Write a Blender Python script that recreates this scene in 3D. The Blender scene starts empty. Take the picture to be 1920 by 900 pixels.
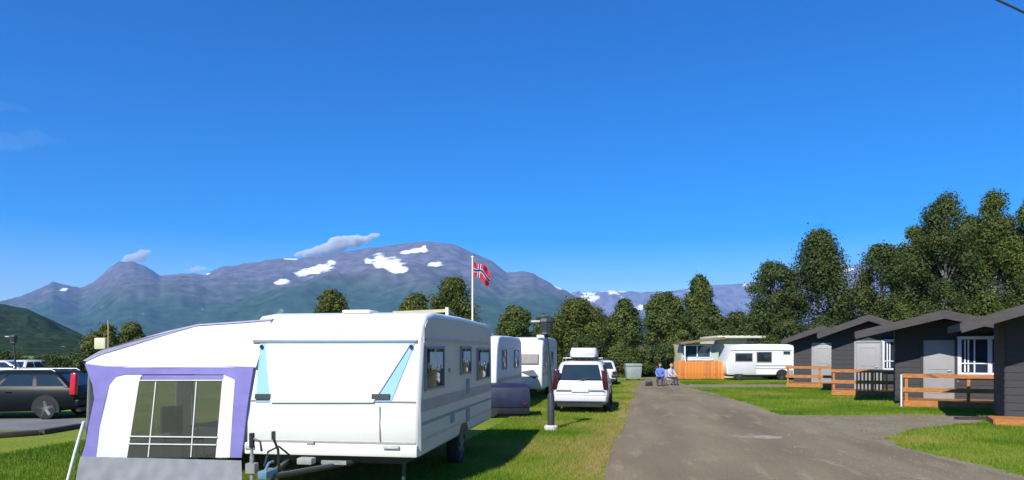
import bpy, bmesh, math, random
import numpy as np
from mathutils import Vector, Matrix
R = math.radians
random.seed(7); rng = np.random.default_rng(7)
SC = bpy.context.scene
COL = SC.collection

# ------------------------------------------------------------------ camera, sky, sun, exposure
F = 1290.0            # focal length in pixels of the 1920 px wide photograph
HZ = 660.0            # image row of the horizon
EYE = 1.9
YAW = R(9.7)          # the camera looks this far to the left of the road direction (+Y)
cd = bpy.data.cameras.new('camera'); cam = bpy.data.objects.new('camera', cd); COL.objects.link(cam)
cam.location = (0, 0, EYE); cam.rotation_euler = (R(90), 0, YAW)
cd.sensor_width = 36; cd.lens = 36 * F / 1920; cd.shift_y = (HZ - 450) / 1920
cd.clip_start = 0.1; cd.clip_end = 60000
SC.camera = cam

SUN_EL = R(42); SUN_DIR = Vector((0.28, 0.96, 0)).normalized()     # light travels away from the camera, a little to the right
w = bpy.data.worlds.new('World'); SC.world = w; w.use_nodes = True
wn = w.node_tree.nodes; wl = w.node_tree.links
bg = wn['Background']
sky = wn.new('ShaderNodeTexSky'); sky.sky_type = 'NISHITA'; sky.sun_disc = False
sky.sun_elevation = SUN_EL; sky.sun_rotation = math.atan2(-SUN_DIR.x, -SUN_DIR.y)
sky.air_density = 1.0; sky.dust_density = 0.0; sky.ozone_density = 3.0; sky.altitude = 300
hsv = wn.new('ShaderNodeHueSaturation'); hsv.inputs['Saturation'].default_value = 1.75; hsv.inputs['Hue'].default_value = 0.515
wl.new(sky.outputs[0], hsv.inputs['Color']); wl.new(hsv.outputs[0], bg.inputs['Color'])
bg.inputs['Strength'].default_value = 0.108
sd = bpy.data.lights.new('sun', 'SUN'); so = bpy.data.objects.new('sun', sd); COL.objects.link(so)
sd.energy = 4.6; sd.angle = R(0.5); sd.color = (1.0, 0.95, 0.87)
tv = Vector((SUN_DIR.x * math.cos(SUN_EL), SUN_DIR.y * math.cos(SUN_EL), -math.sin(SUN_EL)))
so.rotation_euler = tv.to_track_quat('-Z', 'Y').to_euler(); so.location = (0, 0, 60)
SC.view_settings.view_transform = 'Standard'; SC.view_settings.look = 'None'
SC.view_settings.gamma = 1; SC.view_settings.use_curve_mapping = False
SC.view_settings.exposure = 0.62
SC.render.engine = 'CYCLES'
SC.cycles.use_denoising = True
SC.cycles.max_bounces = 8; SC.cycles.transparent_max_bounces = 12; SC.cycles.volume_bounces = 2

# ------------------------------------------------------------------ pixels of the photograph to metres
CA, SA = math.cos(YAW), math.sin(YAW)
def c2w(cx, d): return (cx * CA - d * SA, cx * SA + d * CA)
def gp(px, py, z=0.0):                      # ground point seen at a pixel
    d = F * (EYE - z) / (py - HZ); return c2w((px - 960) / F * d, d)
def at(px, d): return c2w((px - 960) / F * d, d)
def zz(py, d): return EYE - (py - HZ) / F * d
class Frame:                                # a thing's own frame: solve a pixel on its plane y = const
    def __init__(s, loc, rz): s.o = Vector((loc[0], loc[1])); s.rz = rz
    def px(s, px, py, y=0.0):
        rx, ry = c2w((px - 960) / F, 1.0)
        c, n = math.cos(s.rz), math.sin(s.rz)
        ex, ey = Vector((c, n)), Vector((-n, c))
        o = s.o + ey * y; r = Vector((rx, ry))
        d = o.dot(ey) / r.dot(ey)
        p = r * d - s.o
        return (p.dot(ex), EYE - (py - HZ) / F * d)
    def side(s, px, py, x):                 # solve on the plane x = const -> (y, z)
        rx, ry = c2w((px - 960) / F, 1.0)
        c, n = math.cos(s.rz), math.sin(s.rz)
        ex, ey = Vector((c, n)), Vector((-n, c))
        o = s.o + ex * x; r = Vector((rx, ry))
        d = o.dot(ex) / r.dot(ex)
        p = r * d - s.o
        return (p.dot(ey), EYE - (py - HZ) / F * d)

# ------------------------------------------------------------------ materials
MATS = {}
def nd(t, typ, **kw):
    n = t.nodes.new(typ)
    for k, v in kw.items(): setattr(n, k, v)
    return n
def mat(name, col, rough=0.6, var=0.12, scale=6.0, metal=0.0, bump=0.0, bscale=None, spec=0.5, col2=None, coat=0.0, stretch=(1, 1, 1), detail=5, transl=0.0):
    m = bpy.data.materials.new(name); m.use_nodes = True; t = m.node_tree
    p = t.nodes['Principled BSDF']
    tc = nd(t, 'ShaderNodeTexCoord'); mp = nd(t, 'ShaderNodeMapping'); mp.inputs['Scale'].default_value = stretch
    t.links.new(tc.outputs['Object'], mp.inputs['Vector'])
    nz = nd(t, 'ShaderNodeTexNoise'); nz.inputs['Scale'].default_value = scale; nz.inputs['Detail'].default_value = detail
    t.links.new(mp.outputs[0], nz.inputs['Vector'])
    cr = nd(t, 'ShaderNodeValToRGB'); cr.color_ramp.elements[0].position = 0.32; cr.color_ramp.elements[1].position = 0.68
    a = col if col2 is None else col2
    lo = tuple(max(0, c * (1 - var)) for c in a) if col2 is None else col2
    hi = tuple(min(1, c * (1 + var)) for c in col) if col2 is None else col
    cr.color_ramp.elements[0].color = (*lo, 1); cr.color_ramp.elements[1].color = (*hi, 1)
    t.links.new(nz.outputs['Fac'], cr.inputs['Fac']); t.links.new(cr.outputs[0], p.inputs['Base Color'])
    p.inputs['Roughness'].default_value = rough; p.inputs['Metallic'].default_value = metal
    p.inputs['Specular IOR Level'].default_value = spec; p.inputs['Coat Weight'].default_value = coat
    if bump:
        b = nd(t, 'ShaderNodeBump'); b.inputs['Strength'].default_value = bump; b.inputs['Distance'].default_value = 0.02
        n2 = nd(t, 'ShaderNodeTexNoise'); n2.inputs['Scale'].default_value = bscale or scale * 4; n2.inputs['Detail'].default_value = 4
        t.links.new(mp.outputs[0], n2.inputs['Vector']); t.links.new(n2.outputs['Fac'], b.inputs['Height']); t.links.new(b.outputs[0], p.inputs['Normal'])
    if transl:
        tr = nd(t, 'ShaderNodeBsdfTranslucent'); t.links.new(cr.outputs[0], tr.inputs['Color'])
        mx = nd(t, 'ShaderNodeMixShader'); mx.inputs[0].default_value = transl
        t.links.new(p.outputs[0], mx.inputs[1]); t.links.new(tr.outputs[0], mx.inputs[2])
        t.links.new(mx.outputs[0], t.nodes['Material Output'].inputs['Surface'])
    MATS[name] = m
    return m
def vinyl(name, tint, fac, rough=0.08):
    m = bpy.data.materials.new(name); m.use_nodes = True; t = m.node_tree
    p = t.nodes['Principled BSDF']; p.inputs['Base Color'].default_value = (*tint, 1); p.inputs['Roughness'].default_value = rough
    nz = nd(t, 'ShaderNodeTexNoise'); nz.inputs['Scale'].default_value = 2.5
    b = nd(t, 'ShaderNodeBump'); b.inputs['Strength'].default_value = 0.15; b.inputs['Distance'].default_value = 0.03
    t.links.new(nz.outputs['Fac'], b.inputs['Height']); t.links.new(b.outputs[0], p.inputs['Normal'])
    tr = nd(t, 'ShaderNodeBsdfTransparent'); mx = nd(t, 'ShaderNodeMixShader'); mx.inputs[0].default_value = fac
    t.links.new(p.outputs[0], mx.inputs[1]); t.links.new(tr.outputs[0], mx.inputs[2])
    t.links.new(mx.outputs[0], t.nodes['Material Output'].inputs['Surface'])
    return m

M = {}
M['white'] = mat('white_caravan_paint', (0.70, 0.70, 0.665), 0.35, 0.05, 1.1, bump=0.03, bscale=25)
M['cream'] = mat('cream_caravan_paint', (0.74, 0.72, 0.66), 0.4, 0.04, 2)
M['sideshade'] = mat('hammered_shade_toned_sheet', (0.62, 0.53, 0.44), 0.45, 0.05, 2.0, bump=0.12, bscale=60)  # beige tint offsets the blue cast of shade on the white side walls
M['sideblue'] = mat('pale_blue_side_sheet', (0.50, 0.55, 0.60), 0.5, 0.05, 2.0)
M['stripe'] = mat('brown_grey_stripe', (0.36, 0.31, 0.29), 0.5, 0.06, 3)
M['rail'] = mat('awning_rail_metal', (0.42, 0.42, 0.44), 0.4, 0.05, 8, metal=0.5)
M['seam'] = mat('seam_rubber', (0.30, 0.29, 0.28), 0.7, 0.1, 8)
M['black'] = mat('black_plastic', (0.02, 0.02, 0.022), 0.5, 0.2, 8)
M['rubber'] = mat('tyre_rubber', (0.018, 0.018, 0.018), 0.85, 0.2, 20, bump=0.2)
M['rim'] = mat('alloy_rim', (0.55, 0.56, 0.58), 0.35, 0.05, 8, metal=0.6)
M['steel'] = mat('galvanised_steel', (0.34, 0.34, 0.34), 0.5, 0.15, 12, metal=0.5)
M['blueplastic'] = mat('blue_plastic', (0.10, 0.21, 0.30), 0.5, 0.15, 8)
M['skyglass'] = mat('sky_reflection_blue_pane', (0.30, 0.52, 0.90), 0.12, 0.05, 2)  # blue base colour stands in for the sky reflected in the glass
M['cover'] = mat('white_window_cover', (0.86, 0.86, 0.86), 0.6, 0.03, 2, bump=0.05, bscale=6)
M['glass'] = mat('dark_window_glass', (0.022, 0.026, 0.03), 0.06, 0.2, 2, spec=0.8)
M['glassblue'] = mat('dark_blue_window_glass', (0.02, 0.035, 0.06), 0.05, 0.2, 2, spec=0.8)
M['curtain'] = mat('white_net_curtain', (0.72, 0.72, 0.70), 0.9, 0.1, 9, bump=0.3, stretch=(8, 8, 1))
M['lilac'] = mat('lilac_tent_cloth', (0.21, 0.19, 0.49), 0.8, 0.10, 3, bump=0.5, bscale=5, transl=0.12)
M['tentwhite'] = mat('white_tent_cloth', (0.77, 0.76, 0.73), 0.8, 0.04, 2, bump=0.6, bscale=3.5, transl=0.2)
M['tentgrey'] = mat('grey_tent_cloth', (0.27, 0.28, 0.31), 0.8, 0.08, 6, bump=0.3, bscale=9, transl=0.1)
M['roofcloth'] = mat('grey_lilac_roof_cloth', (0.42, 0.42, 0.56), 0.8, 0.06, 5, transl=0.25)
M['vinyl'] = vinyl('clear_tent_window_vinyl', (0.10, 0.10, 0.09), 0.72)
M['carglass'] = mat('car_glass', (0.018, 0.03, 0.033), 0.04, 0.1, 2, spec=0.9)
M['carwhite'] = mat('white_car_paint', (0.60, 0.58, 0.62), 0.25, 0.03, 2, coat=0.4)
M['carblack'] = mat('black_green_car_paint', (0.006, 0.010, 0.011), 0.4, 0.1, 2, spec=.2, coat=0.0)
M['navytarp'] = mat('navy_tarpaulin', (0.010, 0.016, 0.045), 0.6, 0.25, 4, bump=0.5, bscale=6)
M['trailerside'] = mat('dark_trailer_side', (0.009, 0.013, 0.016), 0.6, 0.2, 4)
M['carblue'] = mat('navy_car_paint', (0.008, 0.012, 0.035), 0.35, 0.1, 2, spec=.3, coat=0.1)
M['redlamp'] = mat('red_lamp_lens', (0.50, 0.015, 0.03), 0.2, 0.15, 14)
M['maroon'] = mat('maroon_lamp_lens', (0.055, 0.009, 0.014), 0.2, 0.15, 14)
M['orangelamp'] = mat('amber_lens', (0.7, 0.25, 0.03), 0.25, 0.1, 14)
M['plate'] = mat('plate_white', (0.7, 0.7, 0.68), 0.5, 0.03, 4)
M['board'] = mat('slate_grey_board', (0.036, 0.036, 0.038), 0.75, 0.16, 3.0, bump=0.2, bscale=24, stretch=(1, 1, 7))
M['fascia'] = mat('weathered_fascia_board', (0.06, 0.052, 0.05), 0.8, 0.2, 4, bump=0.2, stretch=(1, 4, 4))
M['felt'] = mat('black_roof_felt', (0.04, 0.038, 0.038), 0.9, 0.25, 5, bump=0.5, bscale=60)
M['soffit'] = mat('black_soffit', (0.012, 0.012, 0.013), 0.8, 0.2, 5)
M['doorpaint'] = mat('pale_grey_door_paint', (0.30, 0.298, 0.305), 0.5, 0.05, 2.5, bump=0.05)
M['framewhite'] = mat('white_frame_paint', (0.66, 0.67, 0.72), 0.5, 0.05, 5)
M['stain'] = mat('orange_brown_stained_wood', (0.40, 0.155, 0.035), 0.65, 0.28, 5, bump=0.2, stretch=(1, 6, 6))
M['stainpale'] = mat('pale_larch_wood', (0.52, 0.30, 0.14), 0.7, 0.2, 5, bump=0.2, stretch=(6, 6, 1))
M['fenceorange'] = mat('orange_fence_stain', (0.62, 0.20, 0.028), 0.65, 0.2, 4, bump=0.2, stretch=(5, 5, 1))
M['beige'] = mat('beige_cladding', (0.56, 0.54, 0.38), 0.7, 0.08, 4)
M['palegreen'] = mat('pale_green_cladding', (0.42, 0.52, 0.40), 0.7, 0.08, 4)
M['paleroof'] = mat('pale_metal_roof', (0.55, 0.55, 0.42), 0.6, 0.08, 4)
M['brownroof'] = mat('brown_roof', (0.20, 0.13, 0.09), 0.8, 0.15, 5)
M['tealglass'] = mat('teal_window_glass', (0.02, 0.06, 0.07), 0.06, 0.1, 2, spec=0.8)
M['postdark'] = mat('dark_green_post_paint', (0.035, 0.042, 0.045), 0.5, 0.2, 9)
M['lampwhite'] = mat('opal_lamp_glass', (0.55, 0.55, 0.5), 0.4, 0.05, 9)
M['concrete'] = mat('concrete', (0.50, 0.49, 0.45), 0.9, 0.15, 14, bump=0.4)
M['timber'] = mat('dark_timber', (0.055, 0.042, 0.032), 0.85, 0.3, 7, bump=0.5, stretch=(1, 6, 6))
M['poleWhite'] = mat('white_pole_paint', (0.72, 0.72, 0.70), 0.45, 0.04, 6)
M['flagred'] = mat('red_flag_cloth', (0.62, 0.03, 0.05), 0.85, 0.1, 5, transl=0.25)
M['flagwhite'] = mat('white_flag_cloth', (0.8, 0.8, 0.8), 0.85, 0.05, 5, transl=0.25)
M['flagblue'] = mat('blue_flag_cloth', (0.02, 0.05, 0.25), 0.85, 0.1, 5, transl=0.25)
M['bark'] = mat('grey_bark', (0.20, 0.18, 0.155), 0.9, 0.35, 5, bump=0.6, stretch=(3, 3, 1))
M['barkpale'] = mat('pale_birch_bark', (0.50, 0.47, 0.42), 0.85, 0.35, 4, bump=0.4, stretch=(2, 2, 6))
M['skin'] = mat('skin', (0.58, 0.34, 0.25), 0.55, 0.06, 12)
M['bluecloth'] = mat('blue_cloth', (0.10, 0.19, 0.55), 0.85, 0.12, 12, bump=0.3)
M['greycloth'] = mat('pale_grey_cloth', (0.55, 0.52, 0.58), 0.85, 0.1, 12, bump=0.3)
M['darkcloth'] = mat('dark_trouser_cloth', (0.035, 0.04, 0.06), 0.85, 0.15, 12)
M['hair'] = mat('maroon_brown_hair', (0.075, 0.03, 0.03), 0.7, 0.2, 30)
M['hairblond'] = mat('fair_hair', (0.36, 0.25, 0.13), 0.7, 0.2, 30)
M['cabinet'] = mat('brown_cabinet_wood', (0.20, 0.12, 0.07), 0.6, 0.2, 4, stretch=(6, 6, 1))
M['greybin'] = mat('grey_green_container', (0.26, 0.29, 0.27), 0.6, 0.1, 5)
M['wire'] = mat('black_cable', (0.015, 0.015, 0.015), 0.6, 0.1, 5)
M['pink'] = mat('dusty_pink_band', (0.46, 0.33, 0.31), 0.5, 0.05, 4)

# ------------------------------------------------------------------ mesh helpers
class MB:
    def __init__(s): s.v = []; s.f = []
    def add(s, vs, fs):
        o = len(s.v); s.v += [tuple(v) for v in vs]; s.f += [tuple(i + o for i in f) for f in fs]; return s
    def box(s, c, d, rz=0.0, rx=0.0, ry=0.0):
        m = Matrix.Rotation(rz, 3, 'Z') @ Matrix.Rotation(ry, 3, 'Y') @ Matrix.Rotation(rx, 3, 'X')
        vs = []
        for z in (-.5, .5):
            for y in (-.5, .5):
                for x in (-.5, .5): vs.append(m @ Vector((x * d[0], y * d[1], z * d[2])) + Vector(c))
        return s.add(vs, [(0, 2, 3, 1), (4, 5, 7, 6), (0, 1, 5, 4), (2, 6, 7, 3), (0, 4, 6, 2), (1, 3, 7, 5)])
    def prism(s, poly, y0, y1, plane='xz'):          # poly extruded along the missing axis
        n = len(poly); vs = []
        for t in (y0, y1):
            for a, b in poly:
                vs.append({'xz': (a, t, b), 'yz': (t, a, b), 'xy': (a, b, t)}[plane])
        fs = [tuple(range(n)), tuple(range(2 * n - 1, n - 1, -1))]
        for i in range(n): j = (i + 1) % n; fs.append((i, i + n, j + n, j))
        return s.add(vs, fs)
    def tube(s, pts, r, n=8, caps=True):
        pts = [Vector(p) for p in pts]; rs = r if isinstance(r, (list, tuple)) else [r] * len(pts)
        vs = []; fs = []
        for i, p in enumerate(pts):
            t = (pts[min(i + 1, len(pts) - 1)] - pts[max(i - 1, 0)]).normalized()
            a = t.cross(Vector((0, 0, 1)) if abs(t.z) < .9 else Vector((1, 0, 0))).normalized(); b = t.cross(a)
            for k in range(n):
                q = 2 * math.pi * k / n; vs.append(p + (a * math.cos(q) + b * math.sin(q)) * rs[i])
        for i in range(len(pts) - 1):
            for k in range(n):
                k2 = (k + 1) % n; fs.append((i * n + k, i * n + k2, (i + 1) * n + k2, (i + 1) * n + k))
        if caps: fs += [tuple(range(n)), tuple(range(len(vs) - 1, len(vs) - n - 1, -1))]
        return s.add(vs, fs)
    def lathe(s, prof, c=(0, 0, 0), axis='z', n=20):   # prof: (radius, height)
        vs = []; fs = []
        for r, h in prof:
            for k in range(n):
                q = 2 * math.pi * k / n; a, b = r * math.cos(q), r * math.sin(q)
                p = {'z': (a, b, h), 'y': (a, h, b), 'x': (h, a, b)}[axis]
                vs.append((p[0] + c[0], p[1] + c[1], p[2] + c[2]))
        for i in range(len(prof) - 1):
            for k in range(n):
                k2 = (k + 1) % n; fs.append((i * n + k, i * n + k2, (i + 1) * n + k2, (i + 1) * n + k))
        fs += [tuple(range(n)), tuple(range(len(vs) - 1, len(vs) - n - 1, -1))]
        return s.add(vs, fs)
    def mesh(s, name, m, smooth=False, bevel=0.0, seg=2, angle=40):
        me = bpy.data.meshes.new(name); me.from_pydata(s.v, [], s.f)
        bm = bmesh.new(); bm.from_mesh(me); bmesh.ops.recalc_face_normals(bm, faces=bm.faces)
        if bevel:
            es = [e for e in bm.edges if len(e.link_faces) == 2 and e.calc_face_angle(0) > R(35)]
            bmesh.ops.bevel(bm, geom=es, offset=bevel, segments=seg, affect='EDGES', profile=0.5, clamp_overlap=True)
        bm.to_mesh(me); bm.free()
        if smooth or bevel: me.shade_smooth(); me.set_sharp_from_angle(angle=R(angle))
        me.materials.append(m)
        return me
    def build(s, name, m, parent=None, **kw):
        return link(name, s.mesh(name, m, **kw), parent)
def link(name, me, parent=None, loc=None, rz=None):
    o = bpy.data.objects.new(name, me); COL.objects.link(o)
    if parent: o.parent = parent
    if loc is not None: o.location = loc
    if rz is not None: o.rotation_euler = (0, 0, rz)
    return o
def tag(o, label=None, cat=None, group=None, kind=None):
    if label: o['label'] = label
    if cat: o['category'] = cat
    if group: o['group'] = group
    if kind: o['kind'] = kind
    return o
def thing(name, label, cat, loc=(0, 0, 0), rz=0.0, group=None):
    o = link(name, None, None, loc, rz); o.empty_display_size = 0.2
    return tag(o, label, cat, group)
def copy_tree(o, parent=None):
    c = o.copy(); COL.objects.link(c)
    if parent: c.parent = parent
    for ch in list(o.children): copy_tree(ch, c)
    return c
def P(name, m, parent, fn, **kw):
    b = MB(); fn(b); return b.build(name, m, parent, **kw)
def box(name, m, parent, c, d, bevel=0.0, **kw):
    b = MB().box(c, d, **{k: kw.pop(k) for k in ('rz', 'rx', 'ry') if k in kw}); return b.build(name, m, parent, bevel=bevel, **kw)
def vnoise(x, y, seed=0):
    xi = np.floor(x).astype(np.int64); yi = np.floor(y).astype(np.int64); xf = x - xi; yf = y - yi
    def h(a, b):
        n = (a * 374761393 + b * 668265263 + seed * 974634331) & 0x7fffffff
        n = ((n ^ (n >> 13)) * 1274126177) & 0x7fffffff
        return (n ^ (n >> 16)) % 65536 / 65535.0
    u = xf * xf * (3 - 2 * xf); v = yf * yf * (3 - 2 * yf)
    return (h(xi, yi) * (1 - u) + h(xi + 1, yi) * u) * (1 - v) + (h(xi, yi + 1) * (1 - u) + h(xi + 1, yi + 1) * u) * v
def fbm(x, y, o=5, seed=0):
    t = 0; a = .5
    for i in range(o): t = t + a * vnoise(x, y, seed + i); x = x * 2.03; y = y * 2.03; a *= .5
    return t
def np_mesh(name, v, f, m, parent=None):
    me = bpy.data.meshes.new(name); k = f.shape[1]
    me.vertices.add(len(v)); me.vertices.foreach_set('co', np.asarray(v, np.float32).ravel())
    me.loops.add(f.size); me.loops.foreach_set('vertex_index', f.ravel().astype(np.int32))
    me.polygons.add(len(f)); me.polygons.foreach_set('loop_start', np.arange(0, f.size, k, dtype=np.int32))
    me.update(calc_edges=True); me.materials.append(m)
    return link(name, me, parent)

# ================================================================== SETTING: ground, roads, mountains
def ground_mat():
    m = bpy.data.materials.new('meadow_ground'); m.use_nodes = True; t = m.node_tree; p = t.nodes['Principled BSDF']
    tc = nd(t, 'ShaderNodeTexCoord')
    def nz(sc, d=6):
        n = nd(t, 'ShaderNodeTexNoise'); n.inputs['Scale'].default_value = sc; n.inputs['Detail'].default_value = d
        t.links.new(tc.outputs['Object'], n.inputs['Vector']); return n
    a, b = nz(0.35), nz(14)
    r1 = nd(t, 'ShaderNodeValToRGB'); e = r1.color_ramp.elements
    e[0].position = .36; e[0].color = (0.12, 0.205, 0.018, 1); e[1].position = .66; e[1].color = (0.26, 0.28, 0.045, 1)
    t.links.new(a.outputs['Fac'], r1.inputs['Fac'])
    r2 = nd(t, 'ShaderNodeValToRGB'); e = r2.color_ramp.elements
    e[0].position = .3; e[0].color = (.55, .55, .5, 1); e[1].position = .7; e[1].color = (1.15, 1.15, 1.0, 1)
    t.links.new(b.outputs['Fac'], r2.inputs['Fac'])
    mx = nd(t, 'ShaderNodeMix', data_type='RGBA', blend_type='MULTIPLY'); mx.inputs['Factor'].default_value = 1
    t.links.new(r1.outputs[0], mx.inputs['A']); t.links.new(r2.outputs[0], mx.inputs['B'])
    t.links.new(mx.outputs['Result'], p.inputs['Base Color']); p.inputs['Roughness'].default_value = .95; p.inputs['Specular IOR Level'].default_value = .1
    bp = nd(t, 'ShaderNodeBump'); bp.inputs['Strength'].default_value = .6; bp.inputs['Distance'].default_value = .04
    t.links.new(b.outputs['Fac'], bp.inputs['Height']); t.links.new(bp.outputs[0], p.inputs['Normal'])
    return m
def road_mat(name, c1, c2, patchc, big=0.5, streak=True):
    m = bpy.data.materials.new(name); m.use_nodes = True; t = m.node_tree; p = t.nodes['Principled BSDF']
    tc = nd(t, 'ShaderNodeTexCoord'); mp = nd(t, 'ShaderNodeMapping'); mp.inputs['Scale'].default_value = (1.6, .35, 1) if streak else (1, 1, 1)
    t.links.new(tc.outputs['Object'], mp.inputs[0])
    def nz(sc, v, d=6):
        n = nd(t, 'ShaderNodeTexNoise'); n.inputs['Scale'].default_value = sc; n.inputs['Detail'].default_value = d
        t.links.new(v, n.inputs['Vector']); return n
    a = nz(big, mp.outputs[0]); b = nz(55, tc.outputs['Object'], 3); c = nz(1.7, mp.outputs[0])
    r = nd(t, 'ShaderNodeValToRGB'); e = r.color_ramp.elements
    e[0].position = .35; e[0].color = (*c1, 1); e[1].position = .65; e[1].color = (*c2, 1)
    t.links.new(a.outputs['Fac'], r.inputs['Fac'])
    r3 = nd(t, 'ShaderNodeValToRGB'); e = r3.color_ramp.elements
    e[0].position = .56; e[0].color = (0, 0, 0, 1); e[1].position = .68; e[1].color = (.8, .8, .8, 1)
    t.links.new(c.outputs['Fac'], r3.inputs['Fac'])
    mx = nd(t, 'ShaderNodeMix', data_type='RGBA'); t.links.new(r3.outputs[0], mx.inputs['Factor']); t.links.new(r.outputs[0], mx.inputs['A'])
    mx.inputs['B'].default_value = (*patchc, 1)
    r2 = nd(t, 'ShaderNodeValToRGB'); e = r2.color_ramp.elements
    e[0].position = .3; e[0].color = (.7, .7, .7, 1); e[1].position = .7; e[1].color = (1.2, 1.2, 1.2, 1)
    t.links.new(b.outputs['Fac'], r2.inputs['Fac'])
    m2 = nd(t, 'ShaderNodeMix', data_type='RGBA', blend_type='MULTIPLY'); m2.inputs['Factor'].default_value = 1
    t.links.new(mx.outputs['Result'], m2.inputs['A']); t.links.new(r2.outputs[0], m2.inputs['B'])
    t.links.new(m2.outputs['Result'], p.inputs['Base Color']); p.inputs['Roughness'].default_value = .9; p.inputs['Specular IOR Level'].default_value = .2
    bp = nd(t, 'ShaderNodeBump'); bp.inputs['Strength'].default_value = .5; bp.inputs['Distance'].default_value = .015
    t.links.new(b.outputs['Fac'], bp.inputs['Height']); t.links.new(bp.outputs[0], p.inputs['Normal'])
    return m
GM = ground_mat()
g = MB(); G = 9800
ring = [(-G, -G), (G, -G), (G, G), (-G, G)]
g.add([(x, y, 0) for x, y in ring], [(0, 1, 2, 3)])
tag(g.build('ground', GM), kind='structure')

def rough_poly(pts, step=0.5, amp=0.14, seed=1):
    out = []; r = random.Random(seed)
    for i in range(len(pts)):
        a = Vector(pts[i]); b = Vector(pts[(i + 1) % len(pts)]); L = (b - a).length; n = max(1, min(90, int(L / step)))
        nrm = Vector((-(b - a).y, (b - a).x)).normalized(); ph = r.random() * 9
        for k in range(n):
            t = k / n; q = a.lerp(b, t)
            out.append(tuple(q + nrm * (amp * (math.sin(t * L * .9 + ph) * .5 + r.uniform(-.6, .6)))))
    return out
def sheet(name, pts, z, m, amp=.14, seed=1, step=.5):
    b = MB(); pl = rough_poly(pts, step, amp, seed) if amp else pts
    b.add([(x, y, z) for x, y in pl], [tuple(range(len(pl)))])
    o = b.build(name, m); tag(o, kind='structure')
    bm = bmesh.new(); bm.from_mesh(o.data); bmesh.ops.triangulate(bm, faces=bm.faces, ngon_method='EAR_CLIP')
    for f in bm.faces:
        if f.normal.z < 0: f.normal_flip()
    bm.to_mesh(o.data); bm.free()
    return o, pl
RM = road_mat('worn_asphalt', (0.170, 0.135, 0.084), (0.245, 0.198, 0.122), (0.28, 0.225, 0.14))
GVM = road_mat('pale_gravel', (0.20, 0.162, 0.102), (0.26, 0.215, 0.138), (0.18, 0.172, 0.09), .8, False)
ASM = road_mat('grey_yard_asphalt', (0.15, 0.15, 0.155), (0.20, 0.20, 0.20), (0.22, 0.20, 0.17), .6, False)
road_pts = [(-1.0, -8), (6.0, -8), (6.0, 6), gp(1900, 893), gp(1640, 830), gp(1500, 790), gp(1400, 757), gp(1338, 738), gp(1296, 728), (3.0, 52), (1.0, 52), gp(1192, 727), gp(1178, 765), gp(1120, 900)]
road, road_pl = sheet('road', road_pts, 0.008, RM, .09, 3)
apron_pts = [gp(1395, 752), gp(1440, 779), gp(1560, 780), gp(1700, 778), gp(1800, 780), gp(1880, 786), gp(1800, 797), gp(1700, 806), gp(1655, 824), gp(1700, 842), gp(1905, 889), (6.6, 6), (5.2, 6), gp(1480, 850)]
apron, apron_pl = sheet('gravel_path', apron_pts, 0.004, GVM, .12, 4)
far_pts = [gp(1292, 727), gp(1500, 727), gp(1490, 721), gp(1286, 721)]
farp, far_pl = sheet('gravel_path', far_pts, 0.004, GVM, .1, 5, .8)
yard_pts = [gp(-260, 809), gp(150, 806), gp(230, 786), gp(-40, 783), gp(-300, 783)]
yard, yard_pl = sheet('parking_yard', yard_pts, 0.004, ASM, .12, 6)
verge_pts = [gp(1122, 896), gp(1176, 770), gp(1191, 730), gp(1187, 730), gp(1160, 785), gp(1100, 880)]
VM = road_mat('dry_verge', (0.27, 0.22, 0.10), (0.34, 0.28, 0.14), (0.20, 0.21, 0.05), 1.2, False)
vv, vpl = sheet('dry_verge', verge_pts, 0.004, VM, .12, 8)
pm = road_mat('pale_worn_patch', (0.29, 0.255, 0.20), (0.33, 0.295, 0.235), (0.24, 0.20, 0.145), 3.0, True)
sheet('road_patch', [gp(1362, 820), gp(1400, 818), gp(1440, 817), gp(1468, 820), gp(1466, 823), gp(1440, 824), gp(1405, 822)], 0.012, pm, .05, 9, .2)
# ---- grass blades (uncountable)
def inside(px, py, poly):
    c = np.zeros(len(px), bool); n = len(poly)
    for i in range(n):
        x1, y1 = poly[i]; x2, y2 = poly[(i + 1) % n]
        k = ((y1 > py) != (y2 > py)); xx = (x2 - x1) * (py - y1) / (y2 - y1 + 1e-12) + x1
        c ^= k & (px < xx)
    return c
def blade_mat():
    m = bpy.data.materials.new('grass_blades'); m.use_nodes = True; t = m.node_tree; p = t.nodes['Principled BSDF']
    at_ = nd(t, 'ShaderNodeAttribute'); at_.attribute_name = 'tint'
    r = nd(t, 'ShaderNodeValToRGB'); e = r.color_ramp.elements
    e[0].position = 0; e[0].color = (0.095, 0.19, 0.012, 1); e[1].position = 1; e[1].color = (0.36, 0.31, 0.085, 1)
    k = e.new(.6); k.color = (0.19, 0.28, 0.022, 1)
    t.links.new(at_.outputs['Fac'], r.inputs['Fac']); t.links.new(r.outputs[0], p.inputs['Base Color'])
    p.inputs['Roughness'].default_value = .7; p.inputs['Specular IOR Level'].default_value = .15
    tr = nd(t, 'ShaderNodeBsdfTranslucent'); t.links.new(r.outputs[0], tr.inputs['Color'])
    mx = nd(t, 'ShaderNodeMixShader'); mx.inputs[0].default_value = .35
    t.links.new(p.outputs[0], mx.inputs[1]); t.links.new(tr.outputs[0], mx.inputs[2]); t.links.new(mx.outputs[0], t.nodes['Material Output'].inputs['Surface'])
    return m
BM = blade_mat()
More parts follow.
